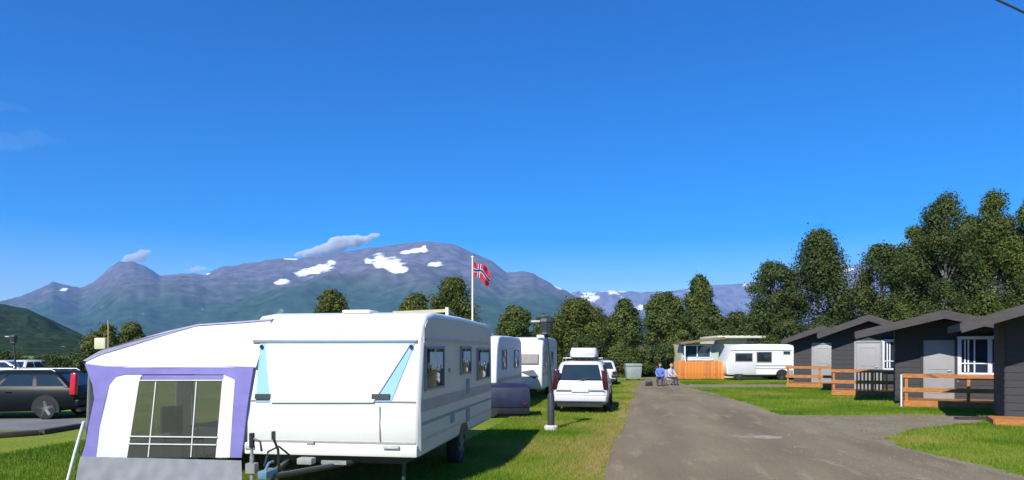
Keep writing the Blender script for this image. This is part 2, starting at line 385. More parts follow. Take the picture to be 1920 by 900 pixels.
def grass(x0, x1, y0, y1, n, hgt, wid, dry=0.0, avoid=()):
    x = rng.uniform(x0, x1, n); y = rng.uniform(y0, y1, n)
    keep = np.ones(n, bool)
    edge = (fbm(x * 2.2, y * 2.2, 3, 5) - .5) * .35
    for pl, slack in avoid:
        keep &= ~inside(x + edge * slack, y + edge * slack, pl)
    x = x[keep]; y = y[keep]; n = len(x)
    d = np.hypot(x, y); sc = np.clip(d / 16, 0.8, 2.6)
    clump = fbm(x * .8, y * .8, 4, 11)
    h = hgt * rng.uniform(.5, 1.3, n) * (.5 + clump * 1.1); ww = wid * sc * rng.uniform(.7, 1.3, n)
    th = rng.uniform(0, 2 * np.pi, n); ln = rng.uniform(0, .7, n) * h; la = rng.uniform(0, 2 * np.pi, n)
    v = np.zeros((n, 3, 3)); cx, cy = np.cos(th) * ww / 2, np.sin(th) * ww / 2
    v[:, 0] = np.stack([x - cx, y - cy, 0 * x], 1); v[:, 1] = np.stack([x + cx, y + cy, 0 * x], 1)
    v[:, 2] = np.stack([x + np.cos(la) * ln, y + np.sin(la) * ln, h], 1)
    o = np_mesh('grass', v.reshape(-1, 3), np.arange(3 * n).reshape(-1, 3), BM)
    tint = np.clip(dry + (fbm(x * .5, y * .5, 4, 21) - .42) * 2.0 + rng.normal(0, .16, n), 0, 1)
    if x0 < 0 and x1 < 2: tint = np.clip(tint + .45 * np.clip((x + 1.5 - .02 * (y - 10)) / 1.3, 0, 1), 0, 1)
    a = o.data.attributes.new('tint', 'FLOAT', 'POINT'); a.data.foreach_set('value', np.repeat(tint, 3).astype(np.float32))
    tag(o, 'short green and straw coloured grass on the camp ground', 'grass', kind='stuff')
AV = [(road_pl, 1), (apron_pl, 1.6), (far_pl, 1), (yard_pl, 1)]
grass(-3.4, 0.6, 7.5, 20, 110000, .055, .012, .3, AV)
grass(-4.5, 1.2, 20, 46, 60000, .06, .013, .3, AV)
grass(3.6, 12, 9.5, 26, 110000, .06, .012, .32, AV)
grass(2.8, 13, 26, 47, 60000, .06, .013, .22, AV)
grass(-11.5, -6.6, 7, 16.5, 55000, .06, .013, .3, AV)

# ---- gravel stones on the gravel paths and road edge (uncountable)
def stones(poly, n, name, label):
    xs = [p[0] for p in poly]; ys = [p[1] for p in poly]
    x = rng.uniform(min(xs), max(xs), n * 3); y = rng.uniform(max(9, min(ys)), max(ys), n * 3)
    k = inside(x, y, poly); x = x[k][:n]; y = y[k][:n]; n = len(x)
    base = np.array([(1, 0, 0), (0, 1, 0), (-1, 0, 0), (0, -1, 0), (0, 0, .8)], float)
    s = rng.uniform(.008, .03, n); rot = rng.uniform(0, 6.28, n)
    c, sn = np.cos(rot)[:, None], np.sin(rot)[:, None]; jit = rng.uniform(.6, 1.3, (n, 5))
    bx = base[:, 0] * jit * s[:, None]; by = base[:, 1] * jit * s[:, None]; bz = base[:, 2] * s[:, None] + .006
    v = np.stack([x[:, None] + bx * c - by * sn, y[:, None] + bx * sn + by * c, bz], 2).reshape(-1, 3)
    f = (np.arange(n)[:, None, None] * 5 + np.array([(0, 1, 4), (1, 2, 4), (2, 3, 4), (3, 0, 4)])[None]).reshape(-1, 3)
    tag(np_mesh(name, v, f, mat(name + '_stone', (0.16, 0.135, 0.10), .9, .35, 3)), label, 'gravel', kind='stuff')
stones(apron_pl, 2600, 'gravel', 'loose pale gravel scattered over the path to the cabins')

# ---- mountains
def mountain_mat(name, forest, moor, rock, zf, zr, nsc):
    m = bpy.data.materials.new(name); m.use_nodes = True; t = m.node_tree; p = t.nodes['Principled BSDF']
    ge = nd(t, 'ShaderNodeNewGeometry'); sx = nd(t, 'ShaderNodeSeparateXYZ'); t.links.new(ge.outputs['Position'], sx.inputs[0])
    n1 = nd(t, 'ShaderNodeTexNoise'); n1.inputs['Scale'].default_value = nsc; n1.inputs['Detail'].default_value = 8; n1.inputs['Roughness'].default_value = .62
    t.links.new(ge.outputs['Position'], n1.inputs['Vector'])
    ma = nd(t, 'ShaderNodeMath', operation='MULTIPLY_ADD'); t.links.new(n1.outputs['Fac'], ma.inputs[0]); ma.inputs[1].default_value = (zr - zf) * 1.6
    t.links.new(sx.outputs['Z'], ma.inputs[2])
    mr = nd(t, 'ShaderNodeMapRange'); mr.inputs['From Min'].default_value = zf + (zr - zf) * .55; mr.inputs['From Max'].default_value = zr + (zr - zf) * 1.0
    t.links.new(ma.outputs[0], mr.inputs['Value'])
    r = nd(t, 'ShaderNodeValToRGB'); e = r.color_ramp.elements
    e[0].position = .2; e[0].color = (*forest, 1); e[1].position = .85; e[1].color = (*rock, 1); k = e.new(.5); k.color = (*moor, 1)
    t.links.new(mr.outputs[0], r.inputs['Fac'])
    n2 = nd(t, 'ShaderNodeTexNoise'); n2.inputs['Scale'].default_value = nsc * 7; n2.inputs['Detail'].default_value = 6
    t.links.new(ge.outputs['Position'], n2.inputs['Vector'])
    r2 = nd(t, 'ShaderNodeValToRGB'); e = r2.color_ramp.elements
    e[0].position = .3; e[0].color = (.5, .5, .5, 1); e[1].position = .7; e[1].color = (1.3, 1.3, 1.3, 1); t.links.new(n2.outputs['Fac'], r2.inputs['Fac'])
    mx = nd(t, 'ShaderNodeMix', data_type='RGBA', blend_type='MULTIPLY'); mx.inputs['Factor'].default_value = 1
    t.links.new(r.outputs[0], mx.inputs['A']); t.links.new(r2.outputs[0], mx.inputs['B'])
    sa = nd(t, 'ShaderNodeAttribute'); sa.attribute_name = 'snow'
    ad = nd(t, 'ShaderNodeMath', operation='ADD'); t.links.new(sa.outputs['Fac'], ad.inputs[0])
    sb = nd(t, 'ShaderNodeMath', operation='MULTIPLY_ADD'); t.links.new(n2.outputs['Fac'], sb.inputs[0]); sb.inputs[1].default_value = 1.9; sb.inputs[2].default_value = -.95
    t.links.new(sb.outputs[0], ad.inputs[1])
    ss = nd(t, 'ShaderNodeMapRange'); ss.inputs['From Min'].default_value = .38; ss.inputs['From Max'].default_value = .72; t.links.new(ad.outputs[0], ss.inputs['Value'])
    m2 = nd(t, 'ShaderNodeMix', data_type='RGBA'); t.links.new(ss.outputs[0], m2.inputs['Factor']); t.links.new(mx.outputs['Result'], m2.inputs['A'])
    m2.inputs['B'].default_value = (.85, .85, .84, 1)
    t.links.new(m2.outputs['Result'], p.inputs['Base Color']); p.inputs['Roughness'].default_value = 1; p.inputs['Specular IOR Level'].default_value = 0
    return m
def terrain(name, prof, D_foot, D_ridge, D_back, px0, px1, npx, nd_, amp, nscale, m, snow=(), seed=1, skyjit=2.0, power=1.15):
    pxs = np.linspace(px0, px1, npx)
    yk = np.interp(pxs, [p[0] for p in prof], [p[1] for p in prof])
    yk = yk + (fbm(pxs / 23, pxs * 0, 4, seed + 40) - .47) * 2 * skyjit
    Dr = D_ridge * (1 + .05 * (fbm(pxs / 160, pxs * 0 + 3, 3, seed + 9) - .5))
    zr = EYE + (HZ - yk) / F * Dr
    s = np.concatenate([np.linspace(0, 1, nd_), 1 + np.linspace(0, 1, 8)[1:]])
    S, PX = np.meshgrid(s, pxs, indexing='ij')
    DR = Dr[None]; ZR = zr[None]
    up = np.clip(S, 0, 1); dn = np.clip(S - 1, 0, 1)
    D = np.where(S <= 1, D_foot + (DR - D_foot) * up, DR + (D_back - DR) * dn)
    CX = (PX - 960) / F * D
    wx = CX * CA - D * SA; wy = CX * SA + D * CA
    n = fbm(wx / nscale, wy / nscale, 6, seed); rid = 1 - np.abs(2 * fbm(wx / nscale * .8 + 7, wy / nscale * .8, 5, seed + 3) - 1)
    env = np.clip(4 * up * (1 - up), 0, 1)
    Z = np.where(S <= 1, ZR * up ** power, ZR * (1 - dn) ** 1.5) + amp * env * ((n - .5) * 1.6 + (rid - .75) * 1.0)
    lim = EYE + (ZR - EYE) / DR * D * (0.985 if True else 1)
    Z = np.where(S < .97, np.minimum(Z, lim), Z); Z = np.maximum(Z, -.4)
    py = HZ - (Z - EYE) / D * F
    sn = np.zeros_like(Z)
    for (cx, cy, rx, ry, rot) in snow:
        ca, sb = math.cos(R(rot)), math.sin(R(rot)); dx = PX - cx; dy = py - cy
        q = np.hypot((dx * ca + dy * sb) / rx, (-dx * sb + dy * ca) / ry); sn = np.maximum(sn, np.clip(1.4 - q * .9, 0, 1))
    sn = np.where(S <= 1.02, sn, 0)
    v = np.stack([wx, wy, Z], 2).reshape(-1, 3); nr, nc = Z.shape
    i = (np.arange(nr - 1)[:, None] * nc + np.arange(nc - 1)[None]).ravel()
    f = np.stack([i, i + 1, i + 1 + nc, i + nc], 1)
    o = np_mesh(name, v, f, m); o.data.shade_smooth()
    a = o.data.attributes.new('snow', 'FLOAT', 'POINT'); a.data.foreach_set('value', sn.ravel().astype(np.float32))
    return tag(o, kind='structure')
MAIN = [(-900, 640), (-300, 615), (-100, 590), (0, 566), (40, 554), (70, 543), (98, 527), (120, 534), (150, 541), (175, 530), (200, 508), (222, 491), (250, 492), (270, 499), (300, 517), (320, 514), (345, 512), (385, 513), (420, 500), (460, 494), (500, 488), (560, 483), (600, 478), (650, 471), (700, 464), (740, 458), (780, 455), (830, 455), (860, 462), (890, 475), (920, 489), (950, 509), (975, 508), (1000, 512), (1030, 530), (1060, 546), (1080, 558), (1100, 572), (1150, 600), (1250, 630), (1400, 650), (1700, 655), (2600, 655)]
SNOW = [(588, 507, 34, 8, -12), (528, 529, 14, 5, -5), (712, 490, 12, 14, 20), (735, 497, 30, 12, 10), (752, 506, 16, 6, 0), (775, 471, 24, 4, -6), (795, 467, 5, 7, 0), (545, 484, 14, 3, 0), (815, 496, 14, 4, 0), (120, 543, 9, 3, 0), (690, 489, 7, 5, 0), (385, 513, 10, 2, 0), (1045, 537, 10, 3, 30), (620, 493, 8, 4, 0)]
FAR = [(700, 600), (1000, 570), (1085, 546), (1110, 547), (1150, 545), (1200, 548), (1260, 546), (1300, 540), (1340, 535), (1400, 531), (1450, 524), (1500, 515), (1545, 506), (1590, 498), (1640, 490), (1720, 480), (1900, 470), (2300, 480), (2900, 520)]
FSN = [(1105, 556, 16, 8, 10), (1150, 547, 30, 3, 0), (1200, 577, 10, 5, -20), (1170, 560, 8, 4, 10), (1405, 534, 22, 3, -6), (1590, 505, 14, 4, 0), (1300, 545, 12, 3, 0)]
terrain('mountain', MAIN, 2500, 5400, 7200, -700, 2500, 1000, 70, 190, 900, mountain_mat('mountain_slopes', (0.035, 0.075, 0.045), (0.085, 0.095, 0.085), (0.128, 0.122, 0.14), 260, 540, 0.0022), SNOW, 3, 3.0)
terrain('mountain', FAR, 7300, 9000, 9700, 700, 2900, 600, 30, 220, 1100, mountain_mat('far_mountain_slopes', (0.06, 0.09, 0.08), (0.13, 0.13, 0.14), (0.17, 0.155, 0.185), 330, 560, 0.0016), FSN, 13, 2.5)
HILL = [(-1500, 520), (-600, 520), (-200, 545), (0, 569), (50, 579), (100, 601), (150, 626), (200, 650), (245, 661), (400, 662)]
hm = mountain_mat('wooded_hill', (0.022, 0.042, 0.018), (0.03, 0.05, 0.02), (0.045, 0.055, 0.022), 5, 200, 0.02)
terrain('hill', HILL, 330, 900, 1300, -1400, 260, 500, 80, 12, 40, hm, (), 23, 1.6)

# ================================================================== BUILDERS
# ---- wheels
def wheel(parent, x, y, z, r, wdt, axis='x', rim=True, spokes=5, name='wheel'):
    prof = [(r * .62, -wdt / 2), (r * .92, -wdt / 2), (r, -wdt * .3), (r, wdt * .3), (r * .92, wdt / 2), (r * .62, wdt / 2)]
    t = MB().lathe(prof, (0, 0, 0), axis, 24).build(name, M['rubber'], parent, smooth=True); t.location = (x, y, z)
    if rim:
        b = MB(); b.lathe([(r * .63, -wdt * .42), (r * .63, wdt * .42)], (0, 0, 0), axis, 20)
        hub = MB()
        for sgn in (-1, 1):
            for k in range(spokes):
                q = 2 * math.pi * k / spokes + .3; c, s_ = math.cos(q) * r * .36, math.sin(q) * r * .36
                if axis == 'x': hub.box((sgn * wdt * .45, c, s_), (.02, r * .62, r * .26), rx=q)
                else: hub.box((c, sgn * wdt * .45, s_), (r * .62, .02, r * .26), ry=-q)
            b2 = [(r * .56, sgn * wdt * .43), (r * .65, sgn * wdt * .43), (r * .65, sgn * wdt * .5), (r * .56, sgn * wdt * .5)]
        hub.lathe([(r * .16, -wdt * .5), (r * .16, wdt * .5)], (0, 0, 0), axis, 10)
        b.build('wheel_disc', M['seam'], t); hub.build('rim', M['rim'], t, smooth=True)
    return t

# ---- caravans: front faces local -y, x across, y along, origin on the ground below the middle of the front
def caravan(name, label, loc, rz, L, W, H, zb, side='sideshade', body='white', windows=(), stripes=(), vents=(), group='caravans and campers on the pitches', lean=.16, detail=True, front=None, wheel_y=.56):
    t = thing(name, label, 'caravan', (*loc, 0), rz, group)
    def prof(i):
        return [(.12 + i, zb + i), (.03 + i, zb + .12), (0 + i, .95), (.02 + i, 1.24), (lean + i, H - .40), (lean + .09 + i, H - .20), (lean + .28, H - .06 - i), (lean + .7, H - i), (L * .5, H + .02 - i), (L - .5, H - i), (L - .16, H - .10 - i), (L - .04 - i, H - .35), (L - i, 1.6), (L - i, zb + .1), (L - .10 - i, zb + i)]
    MB().prism(prof(0), -W / 2, W / 2, 'yz').build('body', M[body], t, bevel=.06, seg=3, angle=50)
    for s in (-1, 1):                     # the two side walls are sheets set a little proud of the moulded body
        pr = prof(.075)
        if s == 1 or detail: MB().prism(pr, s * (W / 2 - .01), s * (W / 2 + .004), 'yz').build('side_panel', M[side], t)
    box('chassis', M['black'], t, (0, L / 2, zb - .05), (W - .5, L - .5, .12))
    for s in (-1, 1):
        wheel(t, s * (W / 2 - .13), L * wheel_y, .32, .32, .2, 'x', True, 6)
        arch = [(L * wheel_y + .42 * math.cos(q), max(zb + .002, .32 + .42 * math.sin(q))) for q in np.linspace(0, math.pi, 14)]
        MB().prism(arch, s * (W / 2 - .05), s * (W / 2 + .007), 'yz').build('wheel_arch', M['black'], t)
    for (y0, y1, z0, z1, s, cur) in windows:
        f = MB(); f.box((s * (W / 2 + .012), (y0 + y1) / 2, (z0 + z1) / 2), (.028, y1 - y0, z1 - z0)); fo = f.build('window', M['glass'], t, bevel=.012)
        fr = MB()
        for (yy, hh) in ((y0, z1 - z0 + .05), (y1, z1 - z0 + .05)): fr.box((s * (W / 2 + .016), yy, (z0 + z1) / 2), (.04, .03, hh))
        for z_ in (z0, z1): fr.box((s * (W / 2 + .016), (y0 + y1) / 2, z_), (.039, y1 - y0 - .03, .03))
        fr.build('window_frame', M['seam'], fo)
        if cur:
            c = MB(); n = 7
            for k in range(n):
                yk = y0 + (y1 - y0) * (.24 + .62 * k / (n - 1)); ztop = z1 - .06; zbm = z1 - (z1 - z0) * (.36 + .22 * abs(math.sin(k * 1.9 + y0)))
                c.box((s * (W / 2 + .028), yk, (ztop + zbm) / 2), (.006, (y1 - y0) * .085, ztop - zbm))
            c.build('curtain', M['curtain'], fo)
    for (z0, z1, mk, y0, y1) in stripes:
        MB().box(((W / 2 + .005), (y0 + y1) / 2 * L, (z0 + z1) / 2), (.012, (y1 - y0) * L, z1 - z0)).build('side_stripe', M[mk], t)
    for (y, z, dy, dz) in vents:
        MB().box((W / 2 + .012, y, z), (.02, dy, dz)).build('vent', M['seam'], t, bevel=.006)
    MB().box((W / 2 + .012, L * .5, H - .40), (.03, L - .55, .035)).build('awning_rail', M['rail'], t)
    return t, prof

# ================================================================== CARAVAN ONE (near, white) and its awning
Z1 = R(1.3); D1 = 9.0; S1 = F / D1
rcx = (785 - 960) / F * D1
rx, ry = c2w(rcx, D1)
W1 = 2.46; SX = W1 / 2 + .005
cx1 = rx - W1 / 2 * math.cos(Z1); cy1 = ry - W1 / 2 * math.sin(Z1)
fr1 = Frame((cx1, cy1), Z1)
L1 = 5.45; H1 = 2.47; ZB1 = .50
wins = []
for (xa_, ya_, xb_, yb_) in ((796, 652, 830, 727), (863, 652, 881, 699), (894, 655, 916, 709)):
    y0, y1 = fr1.side(xa_, 690, SX)[0], fr1.side(xb_, 690, SX)[0]; xm_ = (xa_ + xb_) / 2
    wins.append((y0, y1, fr1.side(xm_, yb_, SX)[1], fr1.side(xm_, ya_, SX)[1], 1, True))
vts = []
for (px, py, dy, dz) in ((877, 724, .22, .26), (877, 778, .25, .22), (848, 782, .2, .18), (842, 694, .07, .06)):
    q = fr1.side(px, py, SX); vts.append((q[0], q[1], dy, dz))
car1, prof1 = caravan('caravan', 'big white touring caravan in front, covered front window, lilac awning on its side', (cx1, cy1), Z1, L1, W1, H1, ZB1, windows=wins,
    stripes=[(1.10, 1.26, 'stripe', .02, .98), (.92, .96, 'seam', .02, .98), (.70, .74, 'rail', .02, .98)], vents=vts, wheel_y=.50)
PF = prof1(0)
def fy(z):                                    # y of the front face at a height
    zs = [p[1] for p in PF[:7]]; ys = [p[0] for p in PF[:7]]; return float(np.interp(z, zs, ys))
def fq(pts, off, th=.02):                     # a slab that lies on the leaning front
    b = MB(); n = len(pts); vs = []
    for o in (off, off - th):
        for (px, py) in pts:
            x, z = fr1.px(px, py, .08); vs.append((x, fy(z) - o, z))
    fs = [tuple(range(n)), tuple(range(2 * n - 1, n - 1, -1))] + [(i, i + n, (i + 1) % n + n, (i + 1) % n) for i in range(n)]
    return b.add(vs, fs)
fw = fq([(484, 642), (776, 642), (736, 753), (484, 753)], .012, .03).build('front_window', M['skyglass'], car1)
fq([(495, 645), (768, 645), (704, 754), (513, 754)], .034, .02).build('window_cover', M['cover'], car1, bevel=.006)
for pts in ([(484, 738), (513, 738), (513, 747), (484, 747)], [(701, 738), (734, 738), (734, 747), (701, 747)]):
    fq(pts, .042, .03).build('window_stay', M['black'], car1)
for (px, py) in ((489, 650), (770, 650)):
    x, z = fr1.px(px, py, .1); MB().lathe([(.02, -.03), (.028, 0)], (x, fy(z) - .02, z), 'y', 10).build('hinge_button', M['black'], car1)
x0, zr_ = fr1.px(482, 637, .16)
b = MB().box((0, fy(2.05) - .012, 2.05), (2.34, .04, .045)); b.build('front_rail', M['rail'], car1, bevel=.008)
MB().box((0, fy(1.245) - .006, 1.245), (2.36, .02, .016)).build('locker_seam', M['seam'], car1)
MB().box((.02, fy(.70) - .004, .70), (2.32, .02, .018)).build('bumper_seam', M['seam'], car1)
xs, _ = fr1.px(712, 800, 0); MB().box((xs, fy(.95) - .003, .95), (.012, .014, .46)).build('locker_edge', M['seam'], car1)
MB().box((0, fy(.60) - .03, .595), (2.42, .06, .16)).build('bumper', M['white'], car1, bevel=.02)
for px in (470, 735):
    x, z = fr1.px(px, 838, 0); MB().box((x, fy(z) - .066, z + .005), (.22 if px > 600 else .14, .02, .05)).build('marker_lamp', M['concrete'], car1, bevel=.006)
x, z = fr1.px(625, 626, .25)
eb = MB(); n = 24
for (rx_, rz_, o) in ((.085, .045, .0),):
    ring = [(x + rx_ * math.cos(2 * math.pi * k / n), z + rz_ * math.sin(2 * math.pi * k / n)) for k in range(n)]
    vs = [(a, fy(c) - .012, c) for a, c in ring] + [(a, fy(c) + .02, c) for a, c in ring]
    eb.add(vs, [tuple(range(n))] + [(i, (i + 1) % n, (i + 1) % n + n, i + n) for i in range(n)])
eb.build('emblem', mat('emblem_lavender', (.66, .64, .80), .4, .05, 8), car1)
for px in (787, 772):                               # grey corner profile
    pass
MB().tube([(SX, .07, .6), (SX, .05, 1.2), (SX, .20, 2.02), (SX - .005, .30, 2.22)], .018, 8).build('corner_trim', M['rail'], car1, smooth=True)
MB().box((.1, .9, H1 + .01), (.42, .42, .05)).build('roof_vent', M['cover'], car1, bevel=.03)
MB().box((.55, 3.6, H1 + .05), (.36, .36, .11)).build('roof_vent', M['cover'], car1, bevel=.03)
MB().tube([(.9, 2.9, H1), (.9, 2.9, H1 + .2)], .03, 8).build('chimney', M['cover'], car1, smooth=True)
MB().box((SX + .015, L1 - .12, H1 - .22), (.03, .06, .05)).build('side_lamp', M['plate'], car1)
MB().tube([(.92, .35, .5), (.92, .35, .0)], .03, 8).build('corner_steady', M['postdark'], car1)
MB().tube([(-.92, .35, .5), (-.92, .35, .0)], .03, 8).build('corner_steady', M['postdark'], car1)
# drawbar and its fittings
hp = MB(); hx = fr1.px(590, 875, -1.0)[0]
HX = -.30
hp.tube([(-.62, .1, .42), (HX - .03, -1.05, .42)], .035, 8); hp.tube([(.28, .1, .42), (HX + .03, -1.05, .42)], .035, 8)
hp.build('drawbar', M['postdark'], car1, smooth=True)
P('coupling_head', M['blueplastic'], car1, lambda b: (b.box((HX, -1.08, .46), (.11, .28, .09)), b.tube([(HX, -1.16, .49), (HX, -1.06, .58), (HX, -.95, .58)], .017, 8)), bevel=.015)
def hb(b): b.tube([(HX + .05, -.9, .45), (HX + .05, -.93, .72), (HX + .02, -.98, .86)], .016, 8); b.box((HX + .02, -.985, .90), (.035, .04, .1))
P('handbrake_lever', M['black'], car1, hb)
jx = HX - .36
P('jockey_post', M['steel'], car1, lambda b: (b.tube([(jx, -.8, .2), (jx, -.8, .62)], .026, 8), b.tube([(jx, -.8, .5), (jx, -.8, .84)], .019, 8), b.box((jx, -.8, .47), (.12, .1, .12))), smooth=True)
P('jockey_handle', M['black'], car1, lambda b: (b.tube([(jx, -.8, .72), (jx, -.8, .90)], .034, 8), b.tube([(jx, -.8, .84), (jx + .12, -.82, .8), (jx + .14, -.82, .68)], .014, 6)), smooth=True)
wheel(car1, jx, -.78, .11, .11, .07, 'x', False, name='jockey_wheel')
P('cable', M['black'], car1, lambda b: b.tube([(HX - .1, -.3, .55), (HX - .16, -.5, .70), (HX - .2, -.7, .66), (HX - .12, -.95, .52)], .012, 6), smooth=True)
P('breakaway_box', M['seam'], car1, lambda b: b.box((HX + .18, -.3, .72), (.1, .06, .05)), bevel=.01)
MB().box((HX + .14, -.35, .5), (.2, .14, .08)).build('gas_valve', M['seam'], car1, bevel=.01)
MB().box((HX + .45, -.2, .46), (.34, .03, .05)).build('step_bar', M['steel'], car1)

# awning
aw = thing('caravan_awning', 'white and lilac tent awning with clear window at the left of the big caravan', 'awning', (cx1, cy1, 0), Z1)
AY = -.03
def ap(px, py, y=AY): return fr1.px(px, py, y)
def slab(pts, y0, th, name, m, parent=aw, raw=False):
    pl = pts if raw else [ap(*p) for p in pts]
    return MB().prism(pl, y0, y0 + th, 'xz').build(name, m, parent)
def zat(px, py): return ap(px, py)
top = [(157, 679), (184, 666), (240, 648), (300, 627), (350, 611), (420, 606), (486, 600)]
slab([(157, 682)] + top + [(474, 689), (196, 689)], AY, .02, 'gable_panel', M['tentwhite'])
# lilac trim as a band between an outer and an inner line
outer = [(152, 858), (160, 835), (166, 800), (177, 748), (172, 722), (155, 682), (196, 687), (300, 687), (430, 687), (470, 688), (464, 760), (453, 858)]
inner = [(180, 858), (183, 835), (187, 800), (198, 745), (203, 722), (214, 707), (232, 702), (300, 702), (415, 702), (437, 712), (437, 760), (431, 858)]
bnd = MB()
for y_ in (AY - .004, AY + .02):
    bnd.v += [(ap(*p)[0], y_, ap(*p)[1]) for p in outer] + [(ap(*p)[0], y_, ap(*p)[1]) for p in inner]
n = len(outer)
for i in range(n - 1):
    bnd.f += [(i, i + 1, n + i + 1, n + i), (2 * n + i, 3 * n + i, 3 * n + i + 1, 2 * n + i + 1)]
    bnd.f += [(i, 2 * n + i, 2 * n + i + 1, i + 1), (n + i, n + i + 1, 3 * n + i + 1, 3 * n + i)]
bnd.build('lilac_trim', M['lilac'], aw)
slab([(262, 704), (415, 704), (415, 711), (262, 711)], AY - .002, .015, 'window_header', M['lilac'])
slab([(180, 858), (187, 800), (198, 745), (203, 722), (214, 707), (232, 703), (262, 703), (258, 712), (238, 858)], AY, .015, 'wall_panel', M['tentwhite'])
slab([(415, 703), (437, 712), (437, 760), (431, 858), (404, 858), (413, 712)], AY, .015, 'wall_panel', M['tentwhite'])
slab([(238, 858), (258, 711), (414, 711), (404, 858)], AY + .004, .006, 'window_pane', M['vinyl'])
def bar(a, b, wd=.016):
    p, q = Vector(ap(*a)), Vector(ap(*b)); d = (q - p).normalized(); nn = Vector((-d.y, d.x)) * wd / 2
    MB().prism([tuple(p + nn), tuple(q + nn), tuple(q - nn), tuple(p - nn)], AY - .006, AY + .01, 'xz').build('window_bar', M['tentwhite'], aw)
for a, b in (((289, 716), (278, 857)), ((365, 716), (358, 857)), ((241, 818), (407, 820)), ((240, 832), (406, 834)), ((259, 713), (413, 713))): bar(a, b, .014)
# skirt with folds
sk = MB(); nx_, nz_ = 60, 6
xl0, zt0 = ap(152, 857); xr0, _ = ap(453, 857); xl1 = ap(140, 905)[0]
for j in range(nz_ + 1):
    f_ = j / nz_
    for i in range(nx_ + 1):
        u = i / nx_; x = (xl0 + (xl1 - xl0) * f_) * (1 - u) + (xr0 + .02 * f_) * u
        sk.v.append((x, AY - .01 - .012 * f_ * math.sin(u * 31 + f_ * 5) - .004 * math.sin(u * 67 + f_ * 3), zt0 * (1 - f_) + .01))
for j in range(nz_):
    for i in range(nx_):
        a = j * (nx_ + 1) + i; sk.f.append((a, a + 1, a + nx_ + 2, a + nx_ + 1))
sk.build('skirt', M['tentgrey'], aw, smooth=True)
# roof cloth: the same profile run back along the caravan, with its valance
AB = 4.7
tp = [ap(*p) for p in top]
rf = [(x, z + .012) for x, z in tp]; rf2 = [(x, z + .035) for x, z in reversed(tp)]
rf2[-1] = (tp[0][0] - .05, tp[0][1] + .02); rf2[-2] = (tp[1][0] - .03, tp[1][1] + .06); rf2[-3] = (tp[2][0] - .02, tp[2][1] + .07); rf2[-4] = (tp[3][0] - .02, tp[3][1] + .055)
MB().prism(rf + rf2, AY - .0, AB, 'xz').build('roof_cloth', M['roofcloth'], aw)
# long front wall (faces away to the left) and back wall with its own pane
xe, ze = tp[0]
def wall_quad(b, y0, y1, z0, z1):
    def X(z): return xe + .05 - (1 - z / ze) * -.0 - (.02 if z > 1 else 0) - (ze - z) * .04
    b.add([(X(z0), y0, z0), (X(z0), y1, z0), (X(z1), y1, z1), (X(z1), y0, z1)], [(0, 1, 2, 3)])
    b.add([(X(z0) + .01, y0, z0), (X(z0) + .01, y1, z0), (X(z1) + .01, y1, z1), (X(z1) + .01, y0, z1)], [(0, 3, 2, 1)])
P('long_wall', M['tentwhite'], aw, lambda b: (wall_quad(b, AY + .03, AB, .0, .55), wall_quad(b, AY + .03, AB, 1.5, ze), wall_quad(b, AY + .03, .6, .55, 1.5), wall_quad(b, 2.0, 2.5, .55, 1.5), wall_quad(b, 4.0, AB, .55, 1.5)))
P('long_window', M['vinyl'], aw, lambda b: (wall_quad(b, .6, 2.0, .55, 1.5), wall_quad(b, 2.5, 4.0, .55, 1.5)))
bw = MB(); xa, xb = xe + .04, -W1 / 2 - .02; zi = lambda x: float(np.interp(x, [p[0] for p in tp], [p[1] for p in tp])) - .01
bw.prism([(xa, 0), (xb, 0), (xb, .45), (xa, .45)], AB - .02, AB - .01); bw.prism([(xa, 1.68), (xb, 1.68), (xb, zi(xb)), (tp[4][0], zi(tp[4][0])), (xa, zi(xa))], AB - .02, AB - .01)
bw.prism([(xa, .45), (xa + .35, .45), (xa + .35, 1.68), (xa, 1.68)], AB - .02, AB - .01); bw.prism([(xb - .3, .45), (xb, .45), (xb, 1.68), (xb - .3, 1.68)], AB - .02, AB - .01)
bw.build('back_wall', M['tentwhite'], aw)
MB().prism([(xa + .35, .45), (xb - .3, .45), (xb - .3, 1.68), (xa + .35, 1.68)], AB - .018, AB - .012).build('back_window', M['vinyl'], aw)
for (x, y) in ((xe + .12, .1), (xe + .12, 4.5), (-2.2, 4.55), (xe + .12, 2.3)):
    MB().tube([(x, y, 0), (x, y, zi(x) - .02)], .014, 8).build('tent_pole', M['steel'], aw, smooth=True)
# guy strap and the dark flap at the outer corner
a0 = ap(162, 790); a1 = ap(133, 905)
MB().tube([(a0[0] - .02, AY - .02, a0[1]), ((a0[0] + a1[0]) / 2 - .03, AY - .03, (a0[1] + a1[1]) / 2), (a1[0] - .04, AY - .04, 0.01)], .022, 8).build('guy_pole', M['poleWhite'], aw, smooth=True)
MB().prism([ap(166, 800), ap(158, 840), ap(150, 858), (a1[0] + .12, 0.01), (a1[0] - .0, 0.01), ap(150, 850)], AY + .03, AY + .045, 'xz').build('storm_flap', M['black'], aw)
# the end wall leans back with the caravan front above the locker
for chd in aw.children:
    for v_ in chd.data.vertices:
        if v_.co.y < .12 and v_.co.x > -4.6: v_.co.y += max(0, fy(v_.co.z) - .02) * min(1, max(0, (v_.co.x + 4.6) / 2.2)) if v_.co.z > 1.24 else 0
